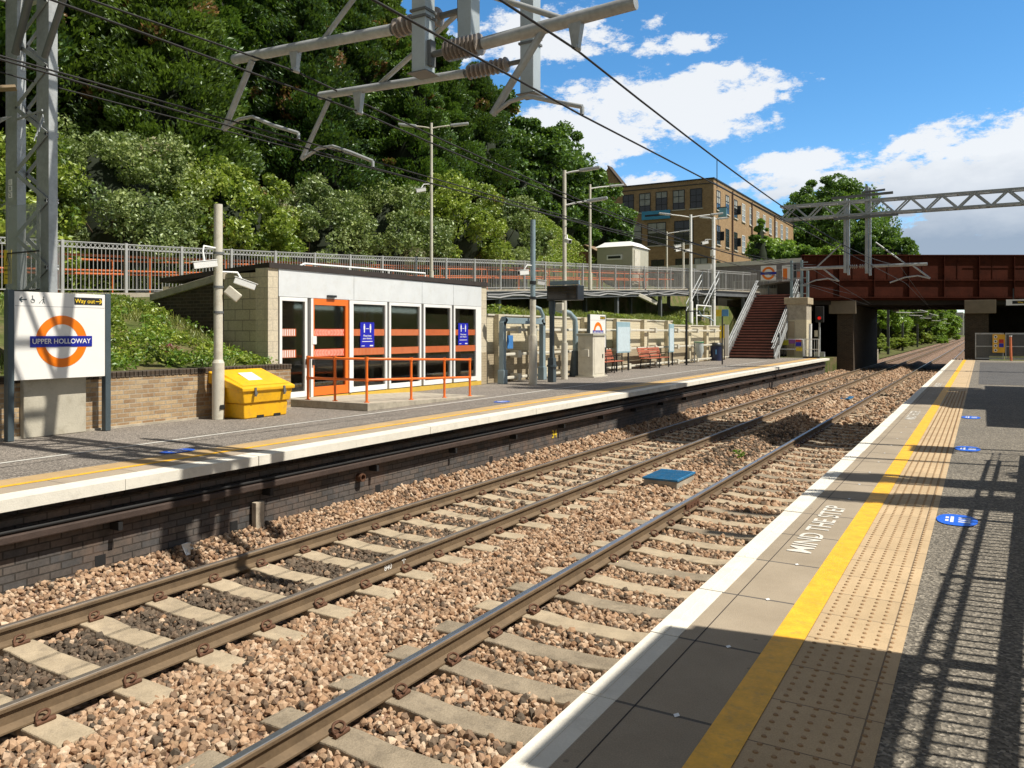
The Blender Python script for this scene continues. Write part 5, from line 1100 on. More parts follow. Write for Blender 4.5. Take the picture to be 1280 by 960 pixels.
cantilever(t, (-4.85, 6.62, 4.38), (-2.62, 6.6, 4.44), (-4.2, 6.6, 4.37), .062, (-3.55, 6.6, 4.36), (-4.1, 6.6, 3.66), [(-4.1, 6.6, 3.66), (-3.9, 6.6, 3.76), (-3.7, 6.6, 3.78), (-3.4, 6.6, 3.68), (-3.14, 6.6, 3.60)], [(-3.3, 6.6, 4.42), (-4.9, 6.62, 5.2)], (-3.2, 6.6, 4.40))
# far gantry over the tracks
t = thing('overhead_line_gantry', (2, 37, 0), 'second overhead line gantry with lattice boom crossing in front of the rust red bridge', 'gantry')
b = MB(); lattice(b, -7.75, 9.5, 37, .55, 6.55, 7.12, 15, .085); b.build('boom', galv, t)
b = MB(); b.box(7.6, 7.9, 36.8, 37.1, -.1, 7.1); b.box(8.5, 8.8, 36.8, 37.1, -.1, 7.1)
for k in range(13): b.beam((7.75, 36.8, .3 + .52 * k), (8.65, 36.8, .3 + .52 * (k + 1)), .05, .05) if k % 2 else b.beam((8.65, 36.8, .3 + .52 * k), (7.75, 36.8, .3 + .52 * (k + 1)), .05, .05)
b.build('tower_leg', galv, t)
for x, zb, zt in ((-5.05, 4.1, 7.35), (-4.20, 4.05, 7.75)):
    b = MB(); b.box(x - .10, x + .02, 36.9, 37.1, zb, zt); b.box(x + .05, x + .13, 36.9, 37.1, zb - .1, zt - .1); b.build('hanging_mast', galv, t)
b = MB(); b.beam((-5.6, 36.7, 7.3), (-3.2, 36.7, 7.35), .1, .1); b.beam((-5.5, 36.65, 6.4), (-3.0, 36.65, 6.42), .1, .1); b.beam((-4.4, 36.7, 7.45), (-3.5, 36.7, 7.5), .08, .08); b.build('clamp_beam', galvdk, t)
for (x0, x1, xs_, xr) in ((-6.95, -5.15, -6.0, -6.9), (-1.95, -4.0, -2.5, -3.1)):
    b = MB(); b.tube([(x0, 37, 4.35), (x1, 37, 4.35)], .07, 10); b.build('cantilever_tube', galv, t)
    sg = 1 if x0 > x1 else -1
    b = MB(); b.tube([(xs_ , 37, 4.32), (xs_ + .65 * (1 if sg > 0 else 1), 37, 3.75)], .035, 8); b.tube([(xs_ + .65, 37, 3.75), (xs_ + .2, 37, 3.88), (xs_ - .3, 37, 3.82), (xs_ - .85, 37, 3.62)], .03, 8); b.build('registration_arm', galv, t)
    b = MB(); b.tube([((x0 + x1) / 2 + .2 * sg, 37, 4.4), (x1 + .1 * sg, 37, 5.35)], .03, 8); b.build('top_brace', galv, t); b = MB(); insulator(b, (x1, 37, 4.35), (x1 - .55 * sg, 37, 4.35), .09, 7); b.build('insulator', porc, t)
# wires
def wire(lab, pts, r, name, drops=None, cz=None):
    t = thing(name, (pts[0][0], 0, pts[0][2]), lab, 'overhead wire'); b = MB(); b.tube(pts, r, 6, smooth=True); b.build('wire', black, t)
    for y in (drops or []):
        xs_ = np.interp(y, [p[1] for p in pts], [p[0] for p in pts]); zz = np.interp(y, [p[1] for p in pts], [p[2] for p in pts]); b = MB(); b.tube([(xs_, y, zz), (xs_, y, cz)], .006, 5); b.build('dropper', black, t)
    return t
def cat(x0, x1, z0, zm, z1, y0, y1, n=20): return [(x0 + (x1 - x0) * k / n, y0 + (y1 - y0) * k / n, (z0 + (z1 - z0) * k / n) - (((z0 + z1) / 2 - zm) * (1 - (2 * k / n - 1) ** 2))) for k in range(n + 1)]
wire('contact wire hanging above the near track', [(-2.7, -40, 3.5), (-3.14, 6.6, 3.52), (-2.75, 37, 3.58), (-3.1, 62, 3.2), (-2.8, 200, 3.4), (-3, 500, 3.4)], .009, 'contact_wire')
wire('upper carrying wire above the near track', cat(-2.8, -3.2, 4.3, 3.9, 4.13, -36, 6.6)[:-1] + cat(-3.2, -3.0, 4.13, 3.80, 4.35, 6.6, 37) + [(-3.05, 58, 3.33), (-3, 200, 4.2)], .011, 'carrying_wire', [11.0, 16, 22, 28, 33], 3.54)
wire('contact wire on the outer arm above the far track', [(-7.3, -40, 3.95), (-7.15, 7.05, 3.88), (-6.7, 37, 3.62), (-6.3, 62, 3.2), (-6.2, 200, 3.4), (-6.2, 500, 3.4)], .009, 'contact_wire')
wire('contact wire on the inner lower arm above the far track', [(-6.2, -40, 4.15), (-6.62, 7.8, 3.62), (-6.5, 37, 3.62), (-6.9, 55, 3.9)], .009, 'contact_wire')
wire('carrying wire on the outer arm above the far track', cat(-7.3, -7.2, 4.9, 4.5, 4.72, -36, 7.05)[:-1] + cat(-7.2, -6.5, 4.72, 4.0, 4.35, 7.05, 37) + [(-6.3, 58, 3.34)], .011, 'carrying_wire')
wire('carrying wire on the inner lower arm above the far track', cat(-6.4, -6.85, 5.3, 4.6, 4.36, -36, 7.8)[:-1] + cat(-6.85, -6.3, 4.36, 3.9, 4.5, 7.8, 37), .011, 'carrying_wire')
wire('feeder cable slung along the embankment side of the tower', [(-13.0, -30, 6.5), (-12.9, 7.0, 5.5), (-11.5, 25, 5.2), (-9.5, 50, 5.6)], .012, 'feeder_wire')

# ------------------------------------------------------------------ more lamp posts and camera poles
t = lamp(-17.5, 23.9, 3.0, 9.25, [(.86, .5, 9.05, .75), (-.86, -.5, 9.05, .6)], 'tall slim lamp post with arms both ways standing among the trees behind the waiting room', .06, .8, mt=cream)
camera_body(t, (-17.75, 23.6, 6.75), (-.7, -.6, -.2), .35, .07, [(-17.5, 23.9, 7.0), (-17.7, 23.7, 6.98), (-17.74, 23.6, 6.82)])
lamp(-16.05, 34.6, 3.55, 8.55, [(.8, .6, 8.35, 1.0)], 'lamp post with one right hand arm standing on the ramp left of the pale hut', .07, .8)
lamp(-18.7, 52.8, 4.3, 8.45, [(.9, .3, 8.3, .9)], 'thin lamp post rising right of the pale hut in front of the brown building', .07, .8)
t = column(-16.1, 48.5, 4.0, 7.15, .08, .07, 5, 'grey camera pole with two small cameras behind the ramp railing'); camera_body(t, (-16.4, 48.3, 6.9), (-.8, -.5, -.2), .4, .08); camera_body(t, (-16.35, 48.2, 6.65), (-.6, -.8, -.2), .4, .08)
t = lamp(-13.5, 41.9, 1.8, 7.85, [(.86, .5, 7.7, 1.1), (-.86, -.5, 7.7, 1.1)], 'tall white lamp post with arms both ways rising from the bank above the cream wall', .085, 1.4, mt=whitep)
camera_body(t, (-13.65, 41.7, 5.9), (-.6, -.8, -.1), .3, .07)
t = lamp(-13.9, 47.5, -.2, 8.45, [(.86, .5, 8.3, .25), (-.86, -.5, 8.35, .25)], 'thick white pole with short arms and cameras beside the red stairs', .12, 2.0, mt=whitep)
camera_body(t, (-14.35, 47.2, 6.9), (-.7, -.6, -.2), .4, .09, [(-13.9, 47.5, 7.1), (-14.3, 47.2, 7.1), (-14.35, 47.2, 6.95)])
b = MB(); b.tube([(-13.9, 47.35, 6.1), (-13.9, 47.35, 6.45)], .15, 12); b.build('dome_camera', whitep, t, bevel=.02); b = MB(); b.box(-14.9, -14.0, 47.3, 47.4, 5.3, 5.6); b.build('small_sign', signw, t)
for (x, y, z, lab) in ((-17.2, 40.5, 3.5, 'pair of cream floodlights fixed under the ramp deck'), ):
    t = thing('floodlight', (-15.8, 41, 3.3), lab, 'floodlight'); b = MB(); b.beam((-16.0, 40.6, 3.55), (-15.6, 41.1, 3.3), .25, .2); b.beam((-15.8, 41.0, 3.4), (-15.35, 41.6, 3.1), .25, .2); b.build('lamp_body', cream, t, bevel=.02)

# ------------------------------------------------------------------ buildings
t = thing('brick_building', (-24.9, 85.1, 4), 'large brown brick factory building with a flat roof and many windows above the station', 'building')
BX, BY, BT = -24.9, 85.1, 18.05
b = MB(); b.box(BX - 11.4, BX, BY, BY + 42, 3, BT); b.build('wall', factbrick, t)
b = MB(); b.box(BX - 11.5, BX + .1, BY - .1, BY + 42.1, BT, BT + .12); b.box(BX - 11.5, BX + .06, BY - .06, BY + 42.06, BT - .5, BT - .42); b.build('roof', charcoal, t)
def win(t, face, c, w, z0, z1, white=False, bars=2, open_=False):
    f = MB(); g = MB(); s = MB(); fw = .07
    def B(m, a0, a1, d0, d1, za, zb):
        if face == 'f': m.box(a0, a1, BY - d1, BY - d0, za, zb)
        else: m.box(BX + d0, BX + d1, a0, a1, za, zb)
    B(g, c - w / 2, c + w / 2, .002, .01, z0, z1)
    B(f, c - w / 2, c - w / 2 + fw, .01, .05, z0, z1); B(f, c + w / 2 - fw, c + w / 2, .01, .05, z0, z1); B(f, c - w / 2 + fw, c + w / 2 - fw, .01, .05, z1 - fw, z1); B(f, c - w / 2 + fw, c + w / 2 - fw, .01, .05, z0, z0 + fw)
    for k in range(bars): z = z0 + (z1 - z0) * (k + 1) / (bars + 1); B(f, c - w / 2 + fw, c + w / 2 - fw, .01, .045, z - .03, z + .03)
    B(f, c - .025, c + .025, .01, .04, z0 + fw, z1 - fw)
    fr = f.build('window', whitep if white else charcoal, t); ORG[fr.name] = ORG[t.name]
    g.build('pane', darkglass if not white else mat('bright window glass', (.30, .36, .42), .08, 0, .3, .5), fr); B(s, c - w / 2 - .1, c + w / 2 + .1, .0, .12, z0 - .12, z0 - .002); s.build('sill', mat('pale stone sill', (.5, .47, .4), .8), fr)
    if random.random() < .45: bl = MB(); B(bl, c - w / 2 + fw, c + w / 2 - fw, .0101, .0115, z1 - (z1 - z0) * random.uniform(.25, .7), z1 - fw); bl.build('blind', mat('pale window blind', (.34, .35, .33), .8, 0, .2), fr)
    if open_: o = MB(); B(o, c + w / 2, c + w / 2 + .04, .05, .45, z0 + .5, z1 - .6); o.build('open_casement', charcoal, fr)
for i, (a, c) in enumerate(((779, 792), (799.5, 813), (820, 834), (841, 856), (863, 877.5))):
    xs_ = []
    for px in (a, c): rr = (px - 640) / 1000; dx = -.5069 + rr * .862; dy = .862 + rr * .5069; xs_.append(dx / dy * BY)
    win(t, 'f', sum(xs_) / 2, 1.35, 15.0, 17.15)
for i, (cx) in enumerate((-34.15, -31.3, -28.2)): win(t, 'f', cx, 2.15, 11.2, 13.75, bars=2)
for cx in (-33.5, -31.2, -28.4, -26.3): win(t, 'f', cx, 1.5, 7.6, 9.6, bars=1)
for k in range(11):
    y = BY + 1.75 + k * 3.55
    win(t, 's', y, 1.45, 14.85, 17.0, white=k > 2, open_=k == 2); win(t, 's', y, 1.45, 11.1, 13.2, white=k > 2, open_=k in (0, 2)); win(t, 's', y, 1.45, 7.5, 9.3, white=k > 3, bars=1)
for k, y in enumerate((BY + 7.2, BY + 16.2, BY + 29)): b = MB(); b.tube([(BX + .12, y, 4), (BX + .12, y, BT - .3)], .09, 8); b.build('drainpipe', mat('rusty drainpipe', (.10, .05, .035)), t)
b = MB(); b.box(-33.0, -29.7, BY - .25, BY - .1, 14.1, 15.05)
t2 = thing('blue_sign', (-31, 85, 14.1), 'blue banner sign fixed to the shaded front of the brown brick building', 'sign'); o = b.build('sign_face', mat('bright blue banner', (.05, .30, .52), .5), t2); b = MB(); b.box(-32.6, -30.2, BY - .26, BY - .25, 14.45, 14.65); b.build('dark_print', charcoal, t2)
t2 = thing('blue_sign', (-24.3, 87, 14.1), 'small pale blue board sticking out from the sunlit side of the brown building', 'sign'); b = MB(); b.box(-24.9, -24.0, 86.9, 87.0, 14.1, 15.1); b.build('sign_face', mat('pale blue banner', (.2, .48, .62), .5), t2); b = MB(); b.box(-24.95, -23.95, 86.92, 86.98, 15.1, 15.2); b.build('sign_bracket', charcoal, t2)
b = MB(); b.tube([(-30.2, 85.0, 8.4), (-30.2, 84.9, 8.4)], .25, 14); tag(b.build('wall_lamp', signw, loc=(-30.2, 85, 8.4)), 'round white lamp low on the front of the brown building', 'lamp')
# gabled building behind
t = thing('gabled_house', (-42.8, 98, 5), 'brown brick house with a steep pointed gable rising behind the trees', 'house')
b = MB(); b.prism([(-45.8, 3), (-39.8, 3), (-39.8, 19.5), (-42.8, 23.4), (-45.8, 19.5)], 98, 99.2, 'y'); b.box(-45.8, -39.8, 99.2, 108, 3, 19); b.build('wall', factbrick, t)
b = MB(); b.hexa([(-42.8, 97.7, 23.4), (-39.6, 97.7, 19.25), (-39.6, 99.3, 19.25), (-42.8, 99.3, 23.4), (-42.8, 97.7, 23.65), (-39.4, 97.7, 19.4), (-39.4, 99.3, 19.4), (-42.8, 99.3, 23.65)]); b.build('roof', darkbrick, t)
t = thing('brick_house', (-30, 57, 5), 'dark red brick house mostly hidden under the trees behind the ramp', 'house')
b = MB(); b.box(-36, -26.5, 53.5, 62, 4, 8.2); b.build('wall', redbrick, t); b = MB(); b.hexa([(-36.3, 53.2, 8.2), (-26.2, 53.2, 8.2), (-26.2, 62.3, 8.2), (-36.3, 62.3, 8.2), (-34, 57.5, 10.6), (-28.5, 57.5, 10.6), (-28.5, 58, 10.6), (-34, 58, 10.6)]); b.build('roof', darkbrick, t)
b = MB(); b.box(-24.5, -20.5, 44, 44.25, 5.1, 6.4); tag(b.build('garden_wall', redbrick, loc=(-22.5, 44, 5.1)), 'low red brick garden wall in front of the red brick house', 'wall')
t = thing('garden_shed', (-21.3, 45.5, 4.8), 'small dark brown garden shed with a pitched roof left of the pale hut', 'shed')
b = MB(); b.prism([(-22.6, 4.3), (-20.3, 4.3), (-20.3, 6.35), (-21.45, 6.95), (-22.6, 6.35)], 45.5, 47.3, 'y'); b.build('wall', mat('dark brown timber', (.07, .045, .03), .8, 0, .3), t); b = MB(); b.beam((-21.45, 46.4, 7.0), (-20.15, 46.4, 6.32), 2.0, .06); b.beam((-21.45, 46.4, 7.0), (-22.75, 46.4, 6.32), 2.0, .06); b.build('roof', mat('tan shed roof', (.22, .15, .09), .9), t)
t = thing('equipment_hut', (-18.7, 45.2, 4.6), 'pale grey green equipment hut with a louvre standing above the ramp', 'hut')
b = MB(); b.box(-20.05, -17.75, 44.2, 46.8, 4.3, 6.62); b.build('wall', hutg, t, bevel=.03); b = MB(); b.hexa([(-20.15, 44.1, 6.62), (-17.65, 44.1, 6.62), (-17.65, 46.9, 6.62), (-20.15, 46.9, 6.62), (-19.7, 44.6, 6.95), (-18.1, 44.6, 6.95), (-18.1, 46.4, 6.95), (-19.7, 46.4, 6.95)]); b.build('roof', whitep, t, bevel=.03)
b = MB(); b.box(-19.4, -18.4, 44.16, 44.2, 5.85, 6.15); b.build('louvre_frame', whitep, t); b = MB(); b.box(-19.3, -18.5, 44.14, 44.16, 5.93, 6.07); b.build('louvre', charcoal, t); b = MB(); b.box(-17.75, -17.7, 44.4, 45.3, 4.4, 6.4); b.build('door', cream, t)

# ------------------------------------------------------------------ beyond the bridge: masts and cabinets
for i, (y, x) in enumerate(((88, -9.6), (104, -9.6), (125, -9.7), (155, -9.7), (200, -9.8))):
    t = thing('overhead_line_mast', (x, y, -1), ['first dark overhead line mast seen under the bridge', 'second dark overhead line mast seen under the bridge', 'third dark overhead line mast seen under the bridge', 'fourth slim overhead line mast seen under the bridge', 'farthest slim overhead line mast seen under the bridge'][i], 'mast')
    b = MB(); b.box(x - .14, x + .14, y - .12, y + .12, -1.2, 6.2); b.build('mast', galvdk, t); b = MB(); b.tube([(x, y, 4.2), (x + 3.2, y, 4.35)], .05, 8); b.tube([(x, y, 5.2), (x + 3.0, y, 4.4)], .035, 8); b.tube([(x + 2.2, y, 3.5), (x + 3.6, y, 3.45)], .035, 8); b.build('cantilever_tube', whitep, t)
b = MB(); b.box(-8.9, -8.6, 72, 84, -1.2, -.1); tag(b.build('retaining_wall', concrete), 'low pale concrete wall beside the tracks just beyond the bridge', 'wall')
for i, (x, y, w, h) in enumerate(((-16, 900, 9, 10), (-30, 1000, 12, 13), (-48, 950, 12, 6), (-70, 900, 20, 5))):
    t = thing('town_building', (x, y, 10), ['pale distant block under the right side of the bridge', 'tall distant block on the town hill', 'low distant pale house on the town hill', 'wide distant house row on the town hill'][i], 'building'); b = MB(); b.box(x, x + w, y, y + 20, -2, 10 + h); b.build('wall', mat('distant pale render', (.45, .42, .38), .8, 0, .2, .1), t); b = MB()
    for k in range(5): b.box(x + w * (k + .2) / 5, x + w * (k + .7) / 5, y - .3, y, 6 + h * .9, 8 + h * .9)
    b.build('window_row', darkglass, t)

# ------------------------------------------------------------------ right side of the near platform, outside the picture: ramp railing, sign, shelter, posts (they throw the shadows)
def rr(y): return (1.0, y, .83 - .0715 * (y - 4.3))
railing('railing', 'grey ringed railing along the sloping access ramp on the near platform', rr, -3, 12.2, 1.10, railmt, step=.10, post=1.8, bh=.17, rw=.013, bw=.010)
b = MB(); b.hexa([(1.05, -3, -.1), (2.6, -3, -.1), (2.6, 15.9, -.1), (1.05, 15.9, -.1), (1.05, -3, 1.30), (2.6, -3, 1.30), (2.6, 15.9, .02), (1.05, 15.9, .02)]); tag(b.build('path', concrete), kind='structure')
t = thing('handrail', (1.0, 5, .5), 'heavy middle handrail of the near platform ramp railing', 'handrail'); b = MB(); b.tube([(.97, y, rr(y)[2] + .50) for y in np.arange(-3, 12.3, 1.5)], .045, 10); b.build('rail', railmt, t)
t = thing('station_sign', (.95, 3.6, 0), 'back of a large station name sign beside the camera on the near platform', 'station sign')
b = MB(); b.box(.92, 1.0, 2.85, 4.42, 1.93, 3.62); b.build('board', signw, t, bevel=.02)
for y in (2.8, 4.46): b = MB(); b.box(1.05, 1.13, y - .04, y + .04, .5, 3.62); b.build('post', slate, t)
t = thing('platform_shelter', (3.3, 21, 0), 'closed waiting shelter on the near platform', 'shelter'); b = MB(); b.box(2.15, 4.6, 15.7, 27, 0, 2.9); b.build('wall', blockw, t); b = MB(); b.box(2.05, 4.7, 15.6, 27.1, 2.9, 3.05); b.build('roof', roofblack, t)
for i, (x, y, z) in enumerate(((4.6, 13.0, 10.5), (4.7, 11.6, 10.5))):
    t = thing('lamp_post', (x, y, 0), ['slim lamp post behind the ramp, farther one', 'slim lamp post behind the ramp, nearer one'][i], 'lamp post'); b = MB(); b.tube([(x, y, -.1), (x, y, z)], .05, 10); b.build('column', galv, t)
    b = MB(); b.box(x - .3, x + .3, y - .1, y + .1, z - .3, z); b.build('lamp_head', galv, t)
t = thing('noticeboard_panel', (2.4, 12.3, 3.4), 'small box fixed high between the two slim lamp posts', 'box'); b = MB(); b.box(2.5, 2.7, 12.1, 12.75, 4.6, 5.1); b.beam((2.6, 12.4, 4.9), (4.65, 12.4, 4.9), .04, .04); b.build('box_body', galvdk, t)
# ------------------------------------------------------------------ foliage
conif = leafmat('conifer foliage', (.012, .038, .008), (.10, .20, .028), (.24, .11, .04), .28)
conif2 = leafmat('dark conifer foliage', (.008, .026, .007), (.055, .125, .022), (.20, .09, .04), .22)
conif3 = leafmat('olive conifer foliage', (.018, .045, .008), (.14, .22, .03), (.26, .12, .05), .3)
broad = leafmat('broadleaf foliage', (.028, .075, .018), (.10, .20, .028), None, .4)
bramble = leafmat('yellow green shrub foliage', (.08, .145, .018), (.35, .42, .06), (.26, .16, .06), .4)
greyshrub = leafmat('grey green shrub foliage', (.08, .13, .04), (.32, .38, .15), (.32, .28, .18), .3)
lightg = leafmat('fresh green foliage', (.07, .15, .02), (.20, .34, .04), None, .45)
grassm = leafmat('grass and weeds', (.10, .14, .02), (.34, .36, .09), (.45, .36, .18), .3)
coreM = mat('dense inner foliage', (.014, .022, .009), .95, 0, .4, 1.5)  # near-black colour stands in for the shade inside the crowns
def leafquads(C, size, up=.3, elong=1.0, grow=None):
    """one quad (rhombic leaf spray) per centre"""
    n = len(C); nrm = RNG.normal(size=(n, 3)); nrm[:, 2] += up; nrm /= np.linalg.norm(nrm, axis=1, keepdims=True)
    t = np.cross(nrm, RNG.normal(size=(n, 3)))
    if grow is not None: t = grow + RNG.normal(size=(n, 3)) * .45; t /= np.linalg.norm(t, axis=1, keepdims=True); nrm = np.cross(t, RNG.normal(size=(n, 3))); nrm /= np.linalg.norm(nrm, axis=1, keepdims=True)
    t /= np.linalg.norm(t, axis=1, keepdims=True); q = np.cross(nrm, t)
    s = size * RNG.uniform(.6, 1.35, (n, 1)); t = t * s * elong; q = q * s * .6
    V = np.stack([C - t, C + q - t * .15, C + t, C - q - t * .1], 1); 
    V[:, 1] += nrm * s * .18; V[:, 3] += nrm * s * .12
    return V.reshape(-1, 3)
def crown_clumps(kind, h, r, nclump, rng):
    C = []; Rr = []
    for _ in range(nclump):
        if kind == 'cone':
            f = rng.uniform(0, 1) ** .85; rad = r * (1 - f) ** .62 * (.55 + .45 * math.sin(f * 9 + rng.uniform(0, 6)) ** 2 * .6 + .2); a = rng.uniform(0, 2 * math.pi)
            k = rng.uniform(.72, 1.08); C.append((rad * k * math.cos(a), rad * k * math.sin(a), .02 * h + f * h * .97)); Rr.append(rng.uniform(.3, .95) ** 1.4 * (1.05 - .55 * f) * r / 3.3)
        else:
            while True:
                p = rng.normal(size=3); p /= np.linalg.norm(p)
                if p[2] > -.55: break
            k = rng.uniform(.66, 1.05); k = min(1.06, k * (1 + .14 * math.sin(p[0] * 5 + nclump) * math.sin(p[1] * 6 + 1 + nclump) + .06 * math.sin(p[2] * 9))); C.append((p[0] * r * k, p[1] * r * k, h * .5 + p[2] * h * .5 * k)); Rr.append(rng.uniform(.25, .8) * r / 3.3)
    return np.array(C), np.array(Rr)
def crown(name, kind, h, r, nclump, per, size, mt, parent, z0=0, seed=1, elong=1.0, squash=.75):
    rng = np.random.default_rng(seed); C, Rr = crown_clumps(kind, h, r, nclump, rng)
    P = []; n = per
    for c, q in zip(C, Rr):
        p = rng.normal(size=(n, 3)); p /= np.linalg.norm(p, axis=1, keepdims=True); rad = q * rng.uniform(.45, 1.12, (n, 1)) ** .6
        d = p * rad; d[:, 2] *= squash
        if kind == 'cone': d[:, 2] += .35 * np.linalg.norm(d[:, :2], axis=1) - .1
        P.append(c + d)
    P = np.concatenate(P)
    g = None
    if kind == 'cone' and elong > 1: g = np.stack([P[:, 0], P[:, 1], 0 * P[:, 0]], -1); g /= np.linalg.norm(g, axis=1, keepdims=True) + 1e-6; g = g * .8 + np.array([0, 0, .75])
    V = leafquads(P, size, .5, elong, g); m = len(P)
    crnd = np.repeat(rng.uniform(-.5, .5, len(C)), n); rn = np.clip(rng.uniform(0, .96, m) * .8 + .1 + crnd * .5, 0, .95); br = np.repeat(rng.uniform(size=len(C)) < .035, n) & (rng.uniform(size=m) < .8); rn[br] = .99
    o = np.array(ORG[parent.name]) + np.array([0, 0, z0])
    ob = npmesh(name, V + o, np.arange(m * 4).reshape(-1, 4), mt, np.repeat(rn, 4), parent); 
    return ob, C, Rr
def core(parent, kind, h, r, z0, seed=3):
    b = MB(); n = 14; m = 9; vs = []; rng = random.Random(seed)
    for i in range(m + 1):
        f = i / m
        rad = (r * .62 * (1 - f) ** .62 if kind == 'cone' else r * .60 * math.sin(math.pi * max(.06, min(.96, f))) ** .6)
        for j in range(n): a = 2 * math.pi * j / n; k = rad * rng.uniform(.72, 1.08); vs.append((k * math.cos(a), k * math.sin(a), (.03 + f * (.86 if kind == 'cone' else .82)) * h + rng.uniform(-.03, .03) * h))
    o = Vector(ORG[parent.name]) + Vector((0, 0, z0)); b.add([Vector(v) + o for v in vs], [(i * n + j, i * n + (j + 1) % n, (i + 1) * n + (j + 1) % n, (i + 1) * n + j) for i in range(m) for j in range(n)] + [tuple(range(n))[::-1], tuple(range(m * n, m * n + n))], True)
    b.build('inner_branches', coreM, parent)  # closed dark blob added inside the crown to block light
def trunk(parent, h, r, C=None, z0=0, limbs=9, seed=2):
    rng = random.Random(seed); o = Vector(ORG[parent.name]); b = MB(); pts = [o + Vector((math.sin(k * 1.1) * r * .5, math.cos(k * 1.7) * r * .5, h * k / 6)) for k in range(7)]; b.tube(pts, [r * (1.25 if k == 0 else 1 - .12 * k) for k in range(7)], 10)
    if C is not None:
        for c in rng.sample(list(C), min(limbs, len(C))):
            zb = max(.2 * h, min(float(c[2]) + z0 - 1.0, h * .85)); s = o + Vector((0, 0, zb)); e = o + Vector((float(c[0]), float(c[1]), float(c[2]) + z0)); md = s.lerp(e, .5) + Vector((0, 0, -.12)); b.tube([s, md, e], [r * .38, r * .25, r * .07], 6)
    b.build('trunk', bark, parent)
def tree(kind, x, y, z, h, r, nclump, per, size, mt, lab, name='conifer_tree', cat='tree', grp=None, z0=None, seed=1, tr=.22, elong=1.0, squash=.75, cr=True):
    t = thing(name, (x, y, z), lab, cat, grp); z0 = h * .12 if z0 is None else z0
    ob, C, Rr = crown('crown', kind, h - z0, r, nclump, per, size, mt, t, z0, seed, elong, squash)
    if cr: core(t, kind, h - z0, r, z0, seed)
    trunk(t, h * .9 if kind == 'cone' else h * .75, tr, C, z0, 10, seed); return t
# conifer row on the hill
LC = 'tall dark green conifer in the crowded row on the hill behind the ramp'; GC = 'conifers in the row on the hill'
protos = [tree('cone', -27, 12, 5.6, 15.5, 3.5, 420, 250, .09, conif, LC, grp=GC, seed=1, elong=1.25, squash=.9), tree('cone', -27.5, 19, 5.8, 15.0, 3.7, 430, 250, .09, conif, LC, grp=GC, seed=2, elong=1.25, squash=.9), tree('cone', -28, 26.5, 5.8, 14.8, 3.8, 440, 250, .09, conif, LC, grp=GC, seed=3, elong=1.25, squash=.9)]
# x, y, height of the top above the platform, width
spots = [(-25.5, 8.0, 18, 1), (-24.3, 3.5, 19, 1), (-27.6, 15.5, 21, 1.0), (-28.5, 22.8, 20.5, 1.0), (-27.5, 30.0, 20, .95), (-28.5, 34.4, 21.2, .95), (-27.6, 38.4, 19.6, .85), (-27.6, 42.4, 18.6, .8), (-31, 14, 23, 1.1), (-32, 20, 23, 1.1), (-33, 27, 22.5, 1.05), (-34, 34, 23, 1.05), (-33.5, 40.5, 21.5, .9), (-22.8, -1, 18, 1.1), (-29, 9, 21, 1.1), (-23.6, 30.5, 15.6, .75), (-24.3, 24.3, 16.0, .8), (-24, 17.5, 15.5, .8)]
for i, (x, y, h, s) in enumerate(spots):
    p = protos[i % 3]; z = float(hill_h(np.array(x), np.array(y))) - .2; c_ = copytree(p, (x, y, z), random.uniform(0, 6.28), sc=(s, s, (h - z) / 15.2))
    if i % 3:
        for ch in bpy.data.objects:
            if ch.parent == c_ and ch.name.startswith('crown'): ch.material_slots[0].link = 'OBJECT'; ch.material_slots[0].material = (conif2, conif3)[i % 3 - 1]
for p, h in zip(protos, (21, 21, 20.5)): z = float(hill_h(np.array(p.location.x), np.array(p.location.y))) - .2; p.location.z = z; p.scale = (1, 1, (h - z) / 15.2)
pale_labels = ['broad leafy green tree at the right end of the row in front of the gable', 'rounded dark tree between the conifer row and the leafy tree by the gable', 'leafy tree filling the gap above the dark red house']
tree('ball', -27.0, 50.5, 4.5, 11.8, 4.0, 190, 200, .15, broad, pale_labels[1], name='leafy_tree', seed=11, tr=.3, z0=1.2)
tree('ball', -26.9, 57.0, 4.6, 8.8, 3.6, 180, 200, .15, broad, pale_labels[0], name='leafy_tree', seed=12, tr=.3, z0=1.2)
tree('ball', -30.2, 47.5, 4.6, 13.6, 3.8, 170, 200, .16, conif, pale_labels[2], name='leafy_tree', seed=13, tr=.3, z0=1.5)
# shrubs between the ramp and the conifers
def bush(x, y, h, r, mt, lab, seed, nc=90, per=230, size=.075, grp=None, z=None, name='shrub'):
    z = float(hill_h(np.array(x), np.array(y))) - .35 if z is None else z
    return tree('ball', x, y, z, h, r, nc, per, size, mt, lab, name=name, cat='shrub', grp=grp, z0=0, seed=seed, tr=.09, squash=.85)
bush(-21.6, 6.6, 4.1, 2.5, bramble, 'yellow green leafy shrub rising behind the overhead line tower', 21, 130)
bush(-22.0, 10.4, 4.3, 2.5, bramble, 'yellow green leafy shrub above the railing left of the grey green bush', 22, 130)
bush(-22.0, 14.2, 5.0, 2.5, greyshrub, 'pale grey green feathery bush above the cream camera pole', 23, 140, 240, .06)
bush(-21.8, 18.2, 4.3, 2.4, bramble, 'mixed green shrub right of the pale grey green bush', 24, 130)
bush(-21.9, 22.0, 4.0, 2.4, greyshrub, 'dull green shrub behind the waiting room roof', 25, 120, 240, .065)
bush(-21.4, 26.0, 4.3, 2.4, greyshrub, 'grey green shrub left of the tall slim lamp post among the trees', 26, 120, 240, .07)
bush(-20.9, 30.0, 4.9, 2.5, bramble, 'big olive green shrub right of the slim lamp post behind the ramp', 27, 130, 240, .075)
bush(-20.4, 33.8, 4.4, 2.2, greyshrub, 'olive green shrub ending left of the pale topped blue grey pole', 28, 120, 240, .075)
